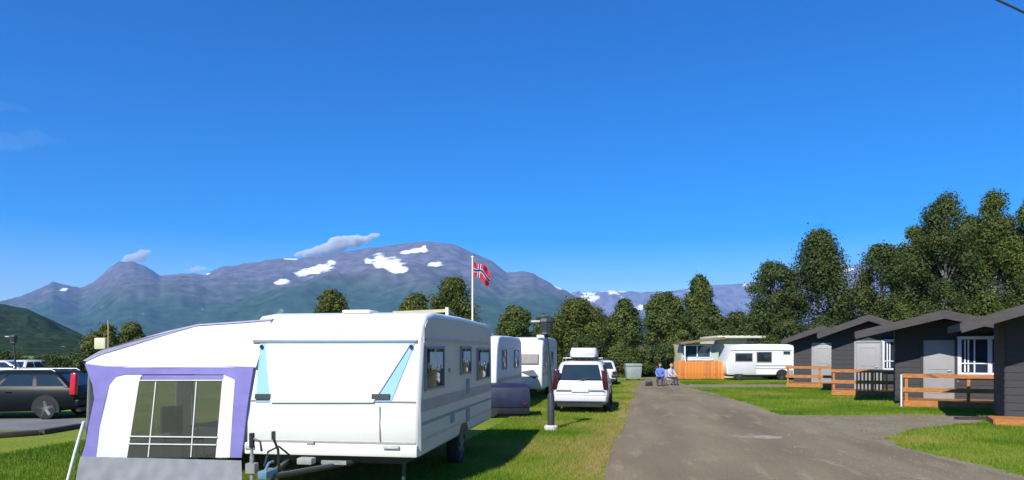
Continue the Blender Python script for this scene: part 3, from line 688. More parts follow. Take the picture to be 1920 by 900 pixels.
# inside the awning
cv = MB(); nn_ = 40
for k in range(nn_ + 1):
    xk = -3.95 + 1.15 * k / nn_; cv.v += [(xk, 4.5 + .05 * math.sin(k * 1.3), 1.70), (xk, 4.5 + .06 * math.sin(k * 1.3 + .3), 1.22)]
cv.f = [(2 * k, 2 * k + 2, 2 * k + 3, 2 * k + 1) for k in range(nn_)]
cv.build('curtain', mat('dusty_brown_curtain', (.42, .29, .23), .9, .15, 6), aw, smooth=True)
def local_thing(name, label, cat, x, y, rz=0.0, group=None):
    c, s = math.cos(Z1), math.sin(Z1)
    return thing(name, label, cat, (cx1 + x * c - y * s, cy1 + x * s + y * c, 0), Z1 + rz, group)
tb = local_thing('camping_table', 'low folding camping table standing inside the awning behind its window', 'table', -2.5, 1.9)
box('table_top', M['cabinet'], tb, (0, 0, .70), (1.1, .7, .03), .008)
for sx in (-1, 1):
    for sy in (-1, 1): MB().tube([(sx * .48, sy * .3, 0), (sx * .45, sy * .28, .69)], .014, 6).build('leg', M['steel'], tb)
cb = local_thing('tent_cupboard', 'tall brown cloth cupboard standing inside the awning against the caravan', 'cupboard', -1.75, 3.2)
box('body', M['cabinet'], cb, (0, 0, .80), (.5, .5, 1.4), .02)
box('door', M['stain'], cb, (0, -.26, .80), (.44, .02, 1.3), .006); box('base', M['black'], cb, (0, 0, .05), (.46, .46, .1))
ch = local_thing('camping_chair', 'dark folding chair inside the awning next to the camping table', 'chair', -3.4, 1.9, R(80))
box('seat', M['darkcloth'], ch, (0, 0, .44), (.46, .46, .04), .012); box('backrest', M['darkcloth'], ch, (0, .24, .74), (.46, .04, .5), .012)
for sx in (-1, 1):
    for sy in (-1, 1): MB().tube([(sx * .23, sy * .22, 0), (sx * .23, sy * .2, .44)], .012, 6).build('leg', M['steel'], ch)

# ================================================================== the other caravans
def corner_loc(X, Y, W): return (X - W / 2, Y)
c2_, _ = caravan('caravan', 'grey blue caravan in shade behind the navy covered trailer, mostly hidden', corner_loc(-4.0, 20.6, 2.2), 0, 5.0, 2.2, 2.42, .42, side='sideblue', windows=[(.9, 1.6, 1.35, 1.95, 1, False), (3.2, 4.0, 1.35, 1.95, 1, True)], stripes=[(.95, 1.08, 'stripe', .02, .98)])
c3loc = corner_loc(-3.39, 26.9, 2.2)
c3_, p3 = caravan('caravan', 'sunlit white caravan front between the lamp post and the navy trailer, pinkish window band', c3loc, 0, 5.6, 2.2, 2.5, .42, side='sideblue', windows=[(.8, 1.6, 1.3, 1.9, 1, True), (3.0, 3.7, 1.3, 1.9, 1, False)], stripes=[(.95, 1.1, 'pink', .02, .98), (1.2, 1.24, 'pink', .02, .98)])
MB().box((0, .06, 1.63), (1.9, .14, .42)).build('front_window', M['pink'], c3_, bevel=.03)
MB().box((.62, -.012, 1.63), (.6, .02, .34)).build('window_pane', M['seam'], c3_)
MB().box((-.1, -.012, 1.66), (.34, .03, .3)).build('curtain', M['curtain'], c3_)
MB().prism([(.25, 1.12), (.75, 1.2), (.95, .95), (.8, .84), (.5, 1.0)], -.02, .01).build('emblem', mat('dark_swoosh', (.12, .13, .17), .4, .1, 5), c3_)
MB().box((1.0, .35, 2.53), (.3, .3, .1)).build('roof_vent', M['cover'], c3_, bevel=.02)
P('drawbar', M['steel'], c3_, lambda b: (b.tube([(-.5, .2, .4), (0, -1.0, .42)], .04, 6), b.tube([(.5, .2, .4), (0, -1.0, .42)], .04, 6), b.tube([(0, -1, .0), (0, -1, .7)], .03, 6)))

# far white motorhome on the right, side-on: its nose points left
ml = at(1362, 46.5)
mz = YAW + R(-90)
m5, pm5 = caravan('motorhome', 'white camper parked side-on beside the orange fence, nose to the left', (0, 0), 0, 4.7, 2.2, 2.42, .34, side='white', lean=.42,
    windows=[(.6, 1.75, 1.27, 1.82, 1, False), (2.05, 3.05, 1.22, 1.9, 1, False), (3.85, 4.3, 1.75, 1.95, 1, False)], group='caravans and campers on the pitches', wheel_y=.80)
m5['category'] = 'camper'
m5.rotation_euler = (0, 0, YAW - R(90)); 
ex = Vector((math.cos(YAW - R(90)), math.sin(YAW - R(90))))   # local x -> towards the camera is +x ... mirrored below
ey = Vector((-math.sin(YAW - R(90)), math.cos(YAW - R(90))))
m5.location = (ml[0] - ex.x * 1.1, ml[1] - ex.y * 1.1, 0)
wheel(m5, 1.0, .85, .32, .32, .2, 'x')
MB().box((1.116, 1.05, .82), (.012, 1.9, .78)).build('cab_door', M['carwhite'], m5, bevel=.004)
MB().box((1.116, 3.2, .98), (.012, 2.5, .05)).build('side_stripe', M['rail'], m5)
MB().box((1.116, 3.2, .80), (.012, 2.5, .03)).build('side_stripe', M['rail'], m5)
MB().box((1.116, 4.35, .55), (.012, .3, .25)).build('locker_door', M['seam'], m5)

# ================================================================== CARS: local +x forward, y left, z up
def loft(b, secs):
    n = len(secs[0]); o = len(b.v)
    for s in secs: b.v += [tuple(p) for p in s]
    for i in range(len(secs) - 1):
        for k in range(n):
            k2 = (k + 1) % n; b.f.append((o + i * n + k, o + i * n + k2, o + (i + 1) * n + k2, o + (i + 1) * n + k))
    b.f.append(tuple(o + k for k in range(n))); b.f.append(tuple(o + (len(secs) - 1) * n + k for k in reversed(range(n))))
    return b
def car(name, label, loc, rz, L, hw, H, belt, hood, paint, gh, cat='car', rearlamp='red', tallrear=False, rails=False, group='cars parked by the pitches'):
    t = thing(name, label, cat, (*loc, 0), rz, group)
    r = -L / 2; f = L / 2
    st = [(r, .42, belt - .10, .80), (r + .06, .30, belt - .02, .94), (r + .4, .24, belt, 1.0), (0, .20, belt, 1.0), (gh[3] - .1, .20, belt - .01, 1.0), (gh[3] + .35, .22, hood, .98), (f - .35, .24, hood - .10, .95), (f - .08, .28, hood - .22, .86), (f, .36, hood - .36, .72)]
    secs = []
    for (x, zb, zt, k) in st:
        w_ = hw * k; half = [(w_ * .86, zb), (w_ * .97, zb + .10), (w_, zb + (zt - zb) * .5), (w_ * .985, zt - .12), (w_ * .93, zt - .02), (w_ * .80, zt + .0)]
        secs.append([(x, y, z) for y, z in half] + [(x, -y, z) for y, z in reversed(half)])
    loft(MB(), secs).build('body', paint, t, smooth=True, angle=50)
    # greenhouse: gh = (rear belt x, rear roof x, front roof x, front belt x)
    rb, rr, frx, fb = gh; wb, wt = hw * .93, hw * .74
    def gp_(x0, x1, v):          # x ends and half width at v (0 belt, 1 roof)
        return rb + (rr - rb) * v, fb + (frx - fb) * v, wb + (wt - wb) * v, belt - .03 + (H - .07 - belt + .03) * v
    secs = []
    for v, inset, dz in ((0, 0, 0), (.5, 0, 0), (.93, 0, 0), (1.0, .05, .035), (1.0, .2, .065)):
        xa_, xb_, w_, z = gp_(0, 0, v); c = .08
        xa_ += inset; xb_ -= inset; w_ -= inset; z += dz
        secs.append([(xa_, -w_ + c, z), (xa_, w_ - c, z), (xa_ + c, w_, z), (xb_ - c, w_, z), (xb_, w_ - c, z), (xb_, -w_ + c, z), (xb_ - c, -w_, z), (xa_ + c, -w_, z)])
    loft(MB(), secs).build('cabin_shell', paint, t, smooth=True, angle=35)
    def sidept(s, u, v, off):
        xa_, xb_, w_, z = gp_(0, 0, v); w_ += off
        return (xa_ + .06 + (xb_ - xa_ - .12) * u, s * w_, z)
    def endpt(front, u, v, off):
        xa_, xb_, w_, z = gp_(0, 0, v); x = (xb_ + off) if front else (xa_ - off)
        return (x, (u - .5) * 2 * (w_ - .10), z)
    def pane(pf, u0, u1, v0, v1, *a):
        b = MB(); vs = [pf(*a, u0, v0, .008), pf(*a, u1, v0, .008), pf(*a, u1, v1, .008), pf(*a, u0, v1, .008)]
        vs2 = [pf(*a, u0, v0, -.02), pf(*a, u1, v0, -.02), pf(*a, u1, v1, -.02), pf(*a, u0, v1, -.02)]
        b.add(vs + vs2, [(0, 1, 2, 3), (7, 6, 5, 4), (0, 4, 5, 1), (1, 5, 6, 2), (2, 6, 7, 3), (3, 7, 4, 0)]); return b
    for s in (-1, 1):
        for (u0, u1) in ((.03, .27), (.31, .60), (.64, .95)): pane(sidept, u0, u1, .12, .88, s).build('side_window', M['carglass'], t)
    pane(endpt, .02, .98, .10, .92, False).build('rear_window', M['carglass'], t); pane(endpt, .0, 1.0, .06, .94, True).build('windscreen', M['carglass'], t)
    # wheels and arches
    for s in (-1, 1):
        for x in (r + .80, f - .85):
            arch = [(x + .38 * math.cos(q), .31 + .38 * math.sin(q)) for q in np.linspace(-.3, math.pi + .3, 16)]
            MB().prism(arch, s * (hw - .12), s * (hw + .004), 'xz').build('wheel_arch', M['black'], t)
            wheel(t, x, s * (hw - .085), .31, .31, .2, 'y')
    for s in (-1, 1):
        lm = M['maroon'] if rearlamp == 'maroon' else M['redlamp']
        if tallrear: MB().box((r + .085, s * (hw * .86), (belt + .18) / 1 - .12), (.16, .17, .62), rx=s * R(6)).build('tail_lamp', lm, t, bevel=.03)
        else: MB().box((r + .07, s * (hw * .82), belt - .2), (.18, .26, .18)).build('tail_lamp', lm, t, bevel=.03)
        MB().box((f - .16, s * hw * .66, hood - .28), (.22, .3, .13), rz=-s * R(18)).build('headlight', M['lampwhite'], t, bevel=.03)
        MB().box((gh[3] - .35, s * (hw + .09), belt + .07), (.12, .18, .13)).build('wing_mirror', M['black'], t, bevel=.03)
        for x in (-.55, .45): MB().box((x, s * (hw * 1.0), belt - .15), (.16, .03, .03)).build('door_handle', paint, t, bevel=.008)
        for x in (-.15, .95): MB().box((x, s * (hw * .992), .62), (.012, .02, .62)).build('door_seam', M['black'], t)
        if rails: MB().tube([(gh[1] + .1, s * wt * .92, H - .03), (gh[1] + .2, s * wt * .92, H + .03), (gh[2] - .2, s * wt * .92, H + .03), (gh[2] - .1, s * wt * .92, H - .03)], .018, 6).build('roof_rail', M['steel'], t, smooth=True)
    MB().box((r - .0, 0, .46), (.16, hw * 1.84, .2)).build('rear_bumper', paint, t, bevel=.05, seg=3)
    MB().box((f - .02, 0, .44), (.16, hw * 1.5, .2)).build('front_bumper', paint, t, bevel=.05, seg=3)
    MB().box((r - .035, 0, .72), (.04, .52, .115)).build('number_plate', M['plate'], t, bevel=.004)
    MB().box((r + .0, 0, .27), (.12, hw * 1.6, .12)).build('rear_valance', M['black'], t)
    return t
# white people carrier seen from behind, with a roof box
wl_ = at(1096, 21.3 + 2.1)
mpv = car('parked_car', 'white people carrier with roof box and dark red tail lamps left of the road', wl_, R(90), 4.25, .88, 1.62, .98, .98, M['carwhite'], (-2.02, -1.78, .55, 1.35), rearlamp='maroon', tallrear=True)
MB().box((-2.16, 0, .72), (.03, 1.5, .02)).build('tailgate_seam', M['seam'], mpv)
MB().box((-2.14, 0, .60), (.05, 1.5, .05)).build('bumper_strip', M['plate'], mpv)
MB().tube([(-2.08, .1, 1.02), (-2.0, -.35, 1.10)], .012, 6).build('rear_wiper', M['black'], mpv)
for x in (-1.2, -.2): MB().tube([(x, -.62, 1.60), (x, -.62, 1.70), (x, .62, 1.70), (x, .62, 1.60)], .018, 6).build('roof_bar', M['steel'], mpv)
rb_ = thing('roof_box', 'long white roof box strapped on top of the white people carrier', 'roof box', (wl_[0] + .05, wl_[1], 1.72), R(90))
loft(MB(), [[(x, y * k, z * kz) for y, z in ((-.42, .02), (-.44, .14), (-.38, .32), (.38, .32), (.44, .14), (.42, .02))] for x, k, kz in ((-1.5, .82, .75), (-1.42, .98, .98), (-.4, 1, 1), (.5, .9, .9), (.62, .7, .55))]).build('box_lid', M['carwhite'], rb_, smooth=True, angle=50)
MB().box((-.45, 0, .012), (1.95, .78, .03)).build('box_base', M['black'], rb_)
# black estate at the left
bl = at(165, 19.3)
ang = YAW + math.pi
fx, fyv = math.cos(ang), math.sin(ang)
car('parked_car', 'black estate car with tall red tail lamp at far left beside the awning', (bl[0] + fx * 2.95, bl[1] + fyv * 2.95 + .85), ang + R(3), 4.7, .9, 1.37, .93, .90, M['carblack'], (-2.22, -1.75, .35, 1.15), rearlamp='red', tallrear=True, rails=True)
# low box trailer under a dark blue cover between the first two caravans
tx_, ty_ = at(988, 19.9)
tl = thing('covered_trailer', 'low trailer under a dark navy cover standing in the grass behind the big caravan', 'trailer', (tx_ - 1.25 * CA, ty_ - 1.25 * SA + .55, 0), YAW)
tc_ = MB(); n_ = 26
loft(tc_, [[(x * k, y * k2, z) for x, y in ((-1.25, -.72), (1.25, -.72), (1.25, .72), (-1.25, .72))] for z, k, k2 in ((.30, 1.0, 1.0), (.62, 1.0, 1.0), (.86, .985, .96), (.95, .90, .80), (.98, .5, .3))])
tc_.build('tarpaulin', M['navytarp'], tl, bevel=.03, seg=2)
box('box_side', M['trailerside'], tl, (0, 0, .27), (2.46, 1.38, .30), .015)
box('skirt', M['black'], tl, (0, 0, .09), (2.3, 1.2, .12))
for sy in (-1, 1): wheel(tl, .1, sy * .62, .27, .27, .16, 'y', False)
MB().box((-.45, -.735, .42), (.42, .012, .12)).build('number_plate', M['plate'], tl)
for x in (-1.1, 1.1): MB().box((x, -.735, .40), (.12, .02, .09)).build('tail_lamp', M['maroon'], tl, bevel=.008)
P('rope', M['steel'], tl, lambda b: [b.tube([(x, -.735, .58), (x, -.74, .68), (x, -.70, .87)], .008, 5) for x in (0.0,)])
# small white car far up the road behind the people carrier
fc = at(1130, 41)
car('parked_car', 'small white car partly seen beyond the right side of the people carrier', fc, R(92), 3.9, .82, 1.42, .92, .88, M['carwhite'], (-1.85, -1.5, .3, 1.1), rearlamp='maroon')

# ================================================================== CABINS: front faces local -y, origin at the front left wall corner
def cabin(label, loc, rz, W=3.9, D=2.3, fl=.24, eave=2.55, apex=3.13, over=1.0, side=.55, mid=1.95, door_x=.95, win=(2.05, 3.62), deck=None, rail=True, style=0):
    t = thing('cabin', label, 'cabin', (*loc, 0), rz, 'grey holiday cabins along the road')
    pitch = (apex - eave) / mid; er = apex - (W - mid) * pitch
    def rz_(x): return apex - abs(x - mid) * pitch
    # dark core behind the boards
    MB().prism([(.03, .12), (W - .03, .12), (W - .03, er - .03), (mid, apex - .03), (.03, eave - .03)], .03, D, 'xz').build('wall', M['soffit'], t)
    cache = {}
    def board(x0, x1, z0, z1, y=0.0, sidewall=False):
        key = (round(x1 - x0, 2), round(z1 - z0, 3), sidewall)
        if key not in cache:
            b = MB(); th, lap = .022, .012
            if sidewall: b.add([(0, 0, 0), (-th - lap, 0, 0), (-th, 0, z1 - z0), (0, 0, z1 - z0), (0, x1 - x0, 0), (-th - lap, x1 - x0, 0), (-th, x1 - x0, z1 - z0), (0, x1 - x0, z1 - z0)], [(0, 1, 2, 3), (7, 6, 5, 4), (0, 4, 5, 1), (1, 5, 6, 2), (2, 6, 7, 3), (3, 7, 4, 0)])
            else: b.add([(0, 0, 0), (0, -th - lap, 0), (0, -th, z1 - z0), (0, 0, z1 - z0), (x1 - x0, 0, 0), (x1 - x0, -th - lap, 0), (x1 - x0, -th, z1 - z0), (x1 - x0, 0, z1 - z0)], [(0, 1, 2, 3), (7, 6, 5, 4), (0, 4, 5, 1), (1, 5, 6, 2), (2, 6, 7, 3), (3, 7, 4, 0)])
            cache[key] = b.mesh('board', M['board'])
        link('board', cache[key], t, (0.0, x0, z0) if sidewall else (x0, y + .03, z0))
    dx0, dx1 = door_x, door_x + .95; dz1 = fl + 2.08
    wz0, wz1 = 1.12, 2.40
    bh = .205; z = .12
    while z < apex - .12:
        z1 = min(z + bh - .006, apex)
        # half extent where the board fits under the roof
        lim = (apex - z1) / pitch; a, b_ = max(0, mid - lim), min(W, mid + lim)
        holes = []
        if z < dz1 + .05: holes.append((dx0 - .07, dx1 + .07))
        if z1 > wz0 - .06 and z < wz1 + .06: holes.append((win[0] - .07, win[1] + .07))
        x = a
        for h0, h1 in holes:
            if h0 > x + .05: board(x, min(h0, b_), z, z1)
            x = max(x, h1)
        if b_ > x + .05: board(x, b_, z, z1)
        if z1 < eave - .02: board(.02, D, z, z1, 0, True)
        z += bh
    # door
    d = MB().box(((dx0 + dx1) / 2, .0, (fl + dz1) / 2), (.95, .05, dz1 - fl)).build('door', M['doorpaint'], t, bevel=.006)
    fm = MB()
    for x in (dx0 - .045, dx1 + .045): fm.box((x, -.01, (fl + dz1) / 2 + .03), (.085, .09, dz1 - fl + .06))
    fm.box(((dx0 + dx1) / 2, -.011, dz1 + .045), (.95, .088, .085)); fm.build('door_frame', M['doorpaint'] if style else M['board'], d)
    MB().tube([(dx1 - .1, -.03, fl + 1.0), (dx1 - .1, -.08, fl + 1.0), (dx1 - .22, -.08, fl + 1.0)], .012, 6).build('handle', M['steel'], d)
    pn = MB()
    for zc, hz in ((fl + .55, .7), (fl + 1.45, .8)):
        for xx in (-.3, .3): pn.box(((dx0 + dx1) / 2 + xx, -.03, zc), (.02, .014, hz))
        for z_ in (-hz / 2, hz / 2): pn.box(((dx0 + dx1) / 2, -.03, zc + z_), (.58, .0135, .02))
    pn.build('door_panel', M['doorpaint'], d)
    # window
    wx0, wx1 = win; wo = MB().box(((wx0 + wx1) / 2, .01, (wz0 + wz1) / 2), (wx1 - wx0 - .1, .02, wz1 - wz0 - .1)).build('window', M['glassblue'], t)
    fb = MB()
    for x, wd in ((wx0, .13), ((wx0 + wx1) / 2 + .12, .13), (wx1, .10)): fb.box((x, -.02, (wz0 + wz1) / 2), (wd, .07, wz1 - wz0 + .1))
    for z_ in (wz0, wz1): fb.box(((wx0 + wx1) / 2, -.021, z_), (wx1 - wx0 - .05, .066, .11))
    fb.build('frame', M['framewhite'], wo, bevel=.006)
    gb = MB(); mx_ = (wx0 + wx1) / 2 + .12
    gb.box((((wx0 + mx_) / 2), -.012, (wz0 + wz1) / 2), (.045, .03, wz1 - wz0 - .12)); gb.box((((wx0 + wx1) / 2), -.0125, wz0 + .38), (wx1 - wx0 - .12, .026, .04))
    gb.build('glazing_bar', M['framewhite'], wo)
    MB().box(((wx0 + wx1) / 2, -.05, wz0 - .075), (wx1 - wx0 + .16, .11, .035)).build('sill', M['framewhite'], wo)
    cu = MB()
    for k in range(5): cu.box((wx0 + .12 + k * .05, .004 - .003 * (k % 2), (wz0 + wz1) / 2), (.045, .006, wz1 - wz0 - .16))
    cu.build('curtain', M['curtain'], wo)
    # roof: two slabs with fascias
    y0, y1 = -over, D + .12; th = .10
    for s, name in ((-1, 'roof'), (1, 'roof')):
        xo = -side if s < 0 else W + min(side, .5)
        zs = rz_(0 if s < 0 else W) - (side if s < 0 else min(side, .5)) * pitch
        p = [(mid, apex + .02), (mid, apex + .02 + th), (xo, zs + .02 + th), (xo, zs + .02)]
        ro = MB().prism(p, y0, y1, 'xz').build('roof', M['felt'], t)
        q = [(mid, apex - .16), (mid, apex + .03 + th), (xo, zs + .03 + th), (xo, zs - .14)]
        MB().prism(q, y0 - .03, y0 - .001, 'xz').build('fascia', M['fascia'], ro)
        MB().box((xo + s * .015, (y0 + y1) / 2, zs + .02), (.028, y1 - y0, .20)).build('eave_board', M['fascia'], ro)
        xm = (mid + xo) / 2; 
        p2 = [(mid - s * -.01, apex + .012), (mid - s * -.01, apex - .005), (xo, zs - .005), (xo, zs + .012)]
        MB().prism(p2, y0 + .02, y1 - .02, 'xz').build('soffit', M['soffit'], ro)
    # posts carrying the porch roof
    # deck
    if deck:
        x0, x1, dd = deck
        kd = {}
        ny = int(dd / .145)
        for i in range(ny):
            yy = -.03 - .145 * i - .07
            if 'p' not in kd: kd['p'] = MB().box((0, 0, 0), (x1 - x0, .135, .032)).mesh('plank', M['stain'])
            link('deck_plank', kd['p'], t, ((x0 + x1) / 2, yy, fl - .018))
        MB().box(((x0 + x1) / 2, -dd - .04, fl - .11), (x1 - x0 + .04, .04, .2)).build('deck_fascia', M['stain'], t)
        MB().box((x0 - .02, -dd / 2, fl - .11), (.04, dd, .2)).build('deck_fascia', M['stain'], t)
        for x in np.linspace(x0 + .3, x1 - .3, 3): MB().box((x, -dd / 2, fl / 2 - .06), (.12, dd - .2, fl - .12)).build('joist', M['timber'], t)
        if rail:
            px = [x0 + .05, (x0 + x1) / 2 - .1, x1 - .05]
            for x in px: MB().box((x, -dd + .02, fl + .37), (.09, .09, .98)).build('post', M['stain'], t)
            MB().box((x1 - .05, -.12, fl + .37), (.09, .09, .98)).build('post', M['stain'], t)
            for z_, hh in ((fl + .83, .10), (fl + .37, .15)):
                MB().box(((x0 + x1) / 2, -dd - .045, z_), (x1 - x0 + .1, .035, hh)).build('rail', M['stain'], t)
                MB().box((x1 - .05 + .065, -dd / 2, z_), (.035, dd, hh)).build('rail', M['stain'], t)
            MB().box(((x0 + x1) / 2, -dd - .0, fl + .90), (x1 - x0 + .16, .13, .032)).build('handrail', M['stain'], t)
            if style == 2:
                for k in range(9):
                    x = x0 + .95 + k * .14; MB().box((x, -dd + .0, fl + .43), (.075, .025, .78)).build('baluster', M['stainpale'], t)
    return t
def cfr(px, d): return at(px, d)
A2 = R(-18)
cabin('nearest grey cabin at the right edge with a bare low deck and no railing', cfr(1886, 18.7), A2, W=4.2, D=1.9, mid=2.0, eave=2.92, apex=3.58, side=1.15, over=1.4, deck=(-.4, 3.6, 1.25), rail=False, fl=.16)
cabin('second grey cabin from the right edge, wide white window and a full orange deck railing', cfr(1680, 25.2), A2, mid=1.4, eave=2.84, apex=3.20, side=1.3, over=1.32, deck=(.22, 4.1, 1.6), fl=.24, door_x=.86, win=(1.95, 3.5))
cabin('third grey cabin from the right edge, pale balusters before its door', cfr(1560, 31.5), A2, W=3.7, mid=1.5, deck=(.1, 3.4, 1.6), fl=.24, apex=3.42, eave=2.85, style=2, door_x=1.0, over=.75)
cabin('farthest grey cabin, next to the white camper', cfr(1489, 38.2), A2, W=3.4, mid=1.5, deck=(-.2, 3.2, 1.7), fl=.24, apex=3.2, eave=2.65, door_x=.98, style=1, over=.75, win=(2.1, 3.1))
# light post at the corner of the second deck, things on the deck
def on(px, py, d): x, y = at(px, d); return x, y
gpz = thing('marker_post', 'slim white post at the left corner of the second cabin deck', 'post', (*at(1690, 23.6), 0), A2)
MB().box((0, 0, .55), (.05, .05, 1.1)).build('shaft', M['framewhite'], gpz); MB().box((0, 0, 1.11), (.07, .07, .03)).build('cap', M['framewhite'], gpz)
ck = thing('deck_chair', 'blue folding chair on the second cabin deck below the window', 'chair', (*at(1806, 24.5), .24), A2 + R(20))
box('seat', M['bluecloth'], ck, (0, 0, .42), (.5, .48, .04), .012); box('backrest', M['bluecloth'], ck, (0, .26, .72), (.5, .04, .55), .012)
for sx in (-1, 1):
    for sy in (-1, 1): MB().tube([(sx * .24, sy * .22, 0), (sx * .24, sy * .2, .42)], .014, 6).build('leg', M['framewhite'], ck)
    MB().box((sx * .27, 0, .62), (.05, .46, .03)).build('armrest', M['framewhite'], ck)
dt = thing('deck_table', 'dark wooden table with pale legs on the second cabin deck', 'table', (*at(1845, 24.3), .24), A2)
box('table_top', M['timber'], dt, (0, 0, .7), (.9, .6, .04), .008)
for sx in (-1, 1):
    for sy in (-1, 1): box('leg', M['framewhite'], dt, (sx * .4, sy * .24, .34), (.05, .05, .68))
# dark strip standing in for the shadow under the deck edge
px_, py_ = gp(1826, 787)
MB().box((0, 0, .04), (1.0, .2, .08)).build('x', M['timber'])
pk = bpy.data.objects['x']; pk.name = 'deck_shade_strip'; pk.location = (px_, py_, 0); pk.rotation_euler = (0, 0, YAW); tag(pk, 'dark strip standing in for the shadow in the grass before the nearest cabin deck', 'plank')

# ================================================================== beige service hut and orange fence
ht = thing('service_hut', 'beige hut with flat pale roof and teal window behind the camper and the orange fence', 'hut', (*at(1280, 50.5), 0), YAW)
P('wall', M['beige'], ht, lambda b: b.box((3.9, 3.0, 1.25), (7.8, 5.0, 2.5)))
P('porch_wall', M['palegreen'], ht, lambda b: b.box((1.35, .25, .95), (2.7, .12, 1.9)))
box('window', M['tealglass'], ht, (1.1, .17, 1.95), (1.9, .06, .85))
fm = MB(); [fm.box((x, .14, 1.95), (.09, .08, .95)) for x in (.12, 1.1, 2.08)]; [fm.box((1.1, .139, z), (2.0, .078, .07)) for z in (1.5, 2.4)]
fm.build('window_frame', M['framewhite'], bpy.data.objects[ht.children[-1].name])
box('window_sill', M['framewhite'], ht, (1.3, .1, 1.35), (1.9, .2, .16), .01)
box('post', M['framewhite'], ht, (.03, -.5, 1.25), (.09, .09, 2.5))
MB().prism([(-.3, 2.45), (2.9, 2.85), (2.9, 3.0), (-.3, 2.6)], -.7, 1.0, 'xz').build('porch_roof', M['brownroof'], ht)
box('roof', M['paleroof'], ht, (5.3, 2.5, 3.0), (5.4, 4.9, .16), .02)
box('upper_wall', M['beige'], ht, (5.2, 2.9, 2.7), (5.0, 4.6, .44))
for k in range(10): box('roof_rib', M['paleroof'], ht, (2.9 + k * .52, 2.5, 3.1), (.05, 4.8, .05))
fn = thing('board_fence', 'bright orange board fence in front of the beige hut', 'fence', (*at(1266, 47.3), 0), YAW)
bd = MB().box((0, 0, .66), (.215, .025, 1.22)).mesh('fence_board', M['fenceorange'], bevel=.004); bd2 = MB().box((0, 0, .68), (.205, .025, 1.26)).mesh('fence_board', mat('orange_fence_stain_worn', (.52, .16, .025), .7, .2, 4), bevel=.004)
bd3 = MB().box((0, 0, .64), (.21, .025, 1.20)).mesh('fence_board', mat('orange_fence_stain_fresh', (.68, .26, .05), .7, .15, 4), bevel=.004)
for k in range(15): link('fence_board', random.choice((bd, bd, bd2, bd3)), fn, (.12 + k * .225, random.uniform(-.004, .004), random.uniform(-.02, .02)))
for z in (.3, 1.05): box('rail', M['fenceorange'], fn, (1.7, .04, z), (3.4, .05, .09))
for x in (.1, 1.7, 3.3): box('post', M['fenceorange'], fn, (x, .09, .6), (.09, .06, 1.2))

# grey container by the road
gb_ = thing('waste_container', 'grey green waste container at the far end of the left verge', 'container', (*at(1187, 46), 0), YAW)
loft(MB(), [[(x * k, y * k, z) for x, y in ((-.52, -.4), (.52, -.4), (.52, .4), (-.52, .4))] for z, k in ((.12, .9), (.95, 1.0))]).build('bin_body', M['greybin'], gb_, bevel=.02)
MB().prism([(-.44, .96), (.44, .96), (.44, 1.06), (.1, 1.14), (-.44, 1.10)], -.54, .54, 'yz').build('lid', M['greybin'], gb_, bevel=.02)
for sx in (-1, 1):
    for sy in (-1, 1): wheel(gb_, sx * .38, sy * .28, .07, .07, .05, 'x', False)

# ================================================================== lamp posts, flag, dish, cable
def lamp_post(label, loc, rz=0.0):
    t = thing('street_lamp', label, 'street lamp', (*loc, 0), rz, 'park lamps')
    MB().lathe([(.17, 0), (.17, .10), (.13, .13)], (0, 0, 0), 'z', 16).build('footing', M['concrete'], t)
    MB().lathe([(.085, .1), (.085, .82), (.06, .9)], (0, 0, 0), 'z', 14).build('lower_post', M['postdark'], t, smooth=True)
    MB().tube([(0, 0, .88), (-.06, 0, 1.7), (-.12, 0, 2.35)], [.05, .045, .04], 10).build('post', M['postdark'], t, smooth=True)
    hd = MB().lathe([(.05, 2.30), (.15, 2.33), (.13, 2.37), (.17, 2.62), (.19, 2.63), (.16, 2.70), (.04, 2.74)], (-.12, 0, 0), 'z', 8).build('lantern', M['postdark'], t)
    MB().lathe([(.10, 2.36), (.155, 2.61)], (-.12, -.0, 0), 'z', 8).build('lamp_glass', M['lampwhite'], hd)
    ar = MB().tube([(-.12, 0, 2.60), (-.4, -.02, 2.62)], .02, 8).build('arm', M['postdark'], t)
    MB().box((-.36, -.02, 2.64), (.24, .12, .05)).build('lamp_head', M['concrete'], ar, bevel=.01)
    return t
lamp_post('dark lamp post on a pale footing standing in the grass beside the white people carrier', gp(1033, 807), YAW)
lamp_post('distant dark lamp post in front of the wooded hill at far left', at(30, 33), YAW)

fp = thing('flagpole', 'tall white flagpole rising behind the caravans', 'flagpole', (*at(886, 40), 0), YAW)
MB().tube([(0, 0, 0), (0, 0, 7.35)], [.075, .045], 12).build('pole', M['poleWhite'], fp, smooth=True)
MB().lathe([(.01, 7.33), (.08, 7.38), (.08, 7.44), (.01, 7.5)], (0, 0, 0), 'z', 12).build('finial', M['poleWhite'], fp, smooth=True)
fl_ = MB(); nu, nv = 44, 26; FW, FH = 1.40, .92
mats = []
for j in range(nv + 1):
    for i in range(nu + 1):
        u, v = i / nu, j / nv
        x = .06 + FW * (u * .70) - .12 * math.sin(u * 2.2) * v
        z = 7.22 - FH * v * (1 - .12 * u) - .68 * u ** 1.4 - .10 * math.sin(u * 7 + v * 2)
        y = .13 * math.sin(u * 9 - v * 2.2) * (.25 + u) + .05 * math.sin(u * 17 + v * 5) * u
        fl_.v.append((x, y, z))
for j in range(nv):
    for i in range(nu):
        a = j * (nu + 1) + i; fl_.f.append((a, a + 1, a + nu + 2, a + nu + 1))
        u, v = (i + .5) / nu * 22, (j + .5) / nv * 16        # Norwegian proportions 6-1-2-1-12 by 6-1-2-1-6
        if 7 <= u < 9 or 7 <= v < 9: mats.append(2)
        elif 6 <= u < 10 or 6 <= v < 10: mats.append(1)
        else: mats.append(0)
me = bpy.data.meshes.new('flag'); me.from_pydata(fl_.v, [], fl_.f); me.shade_smooth()
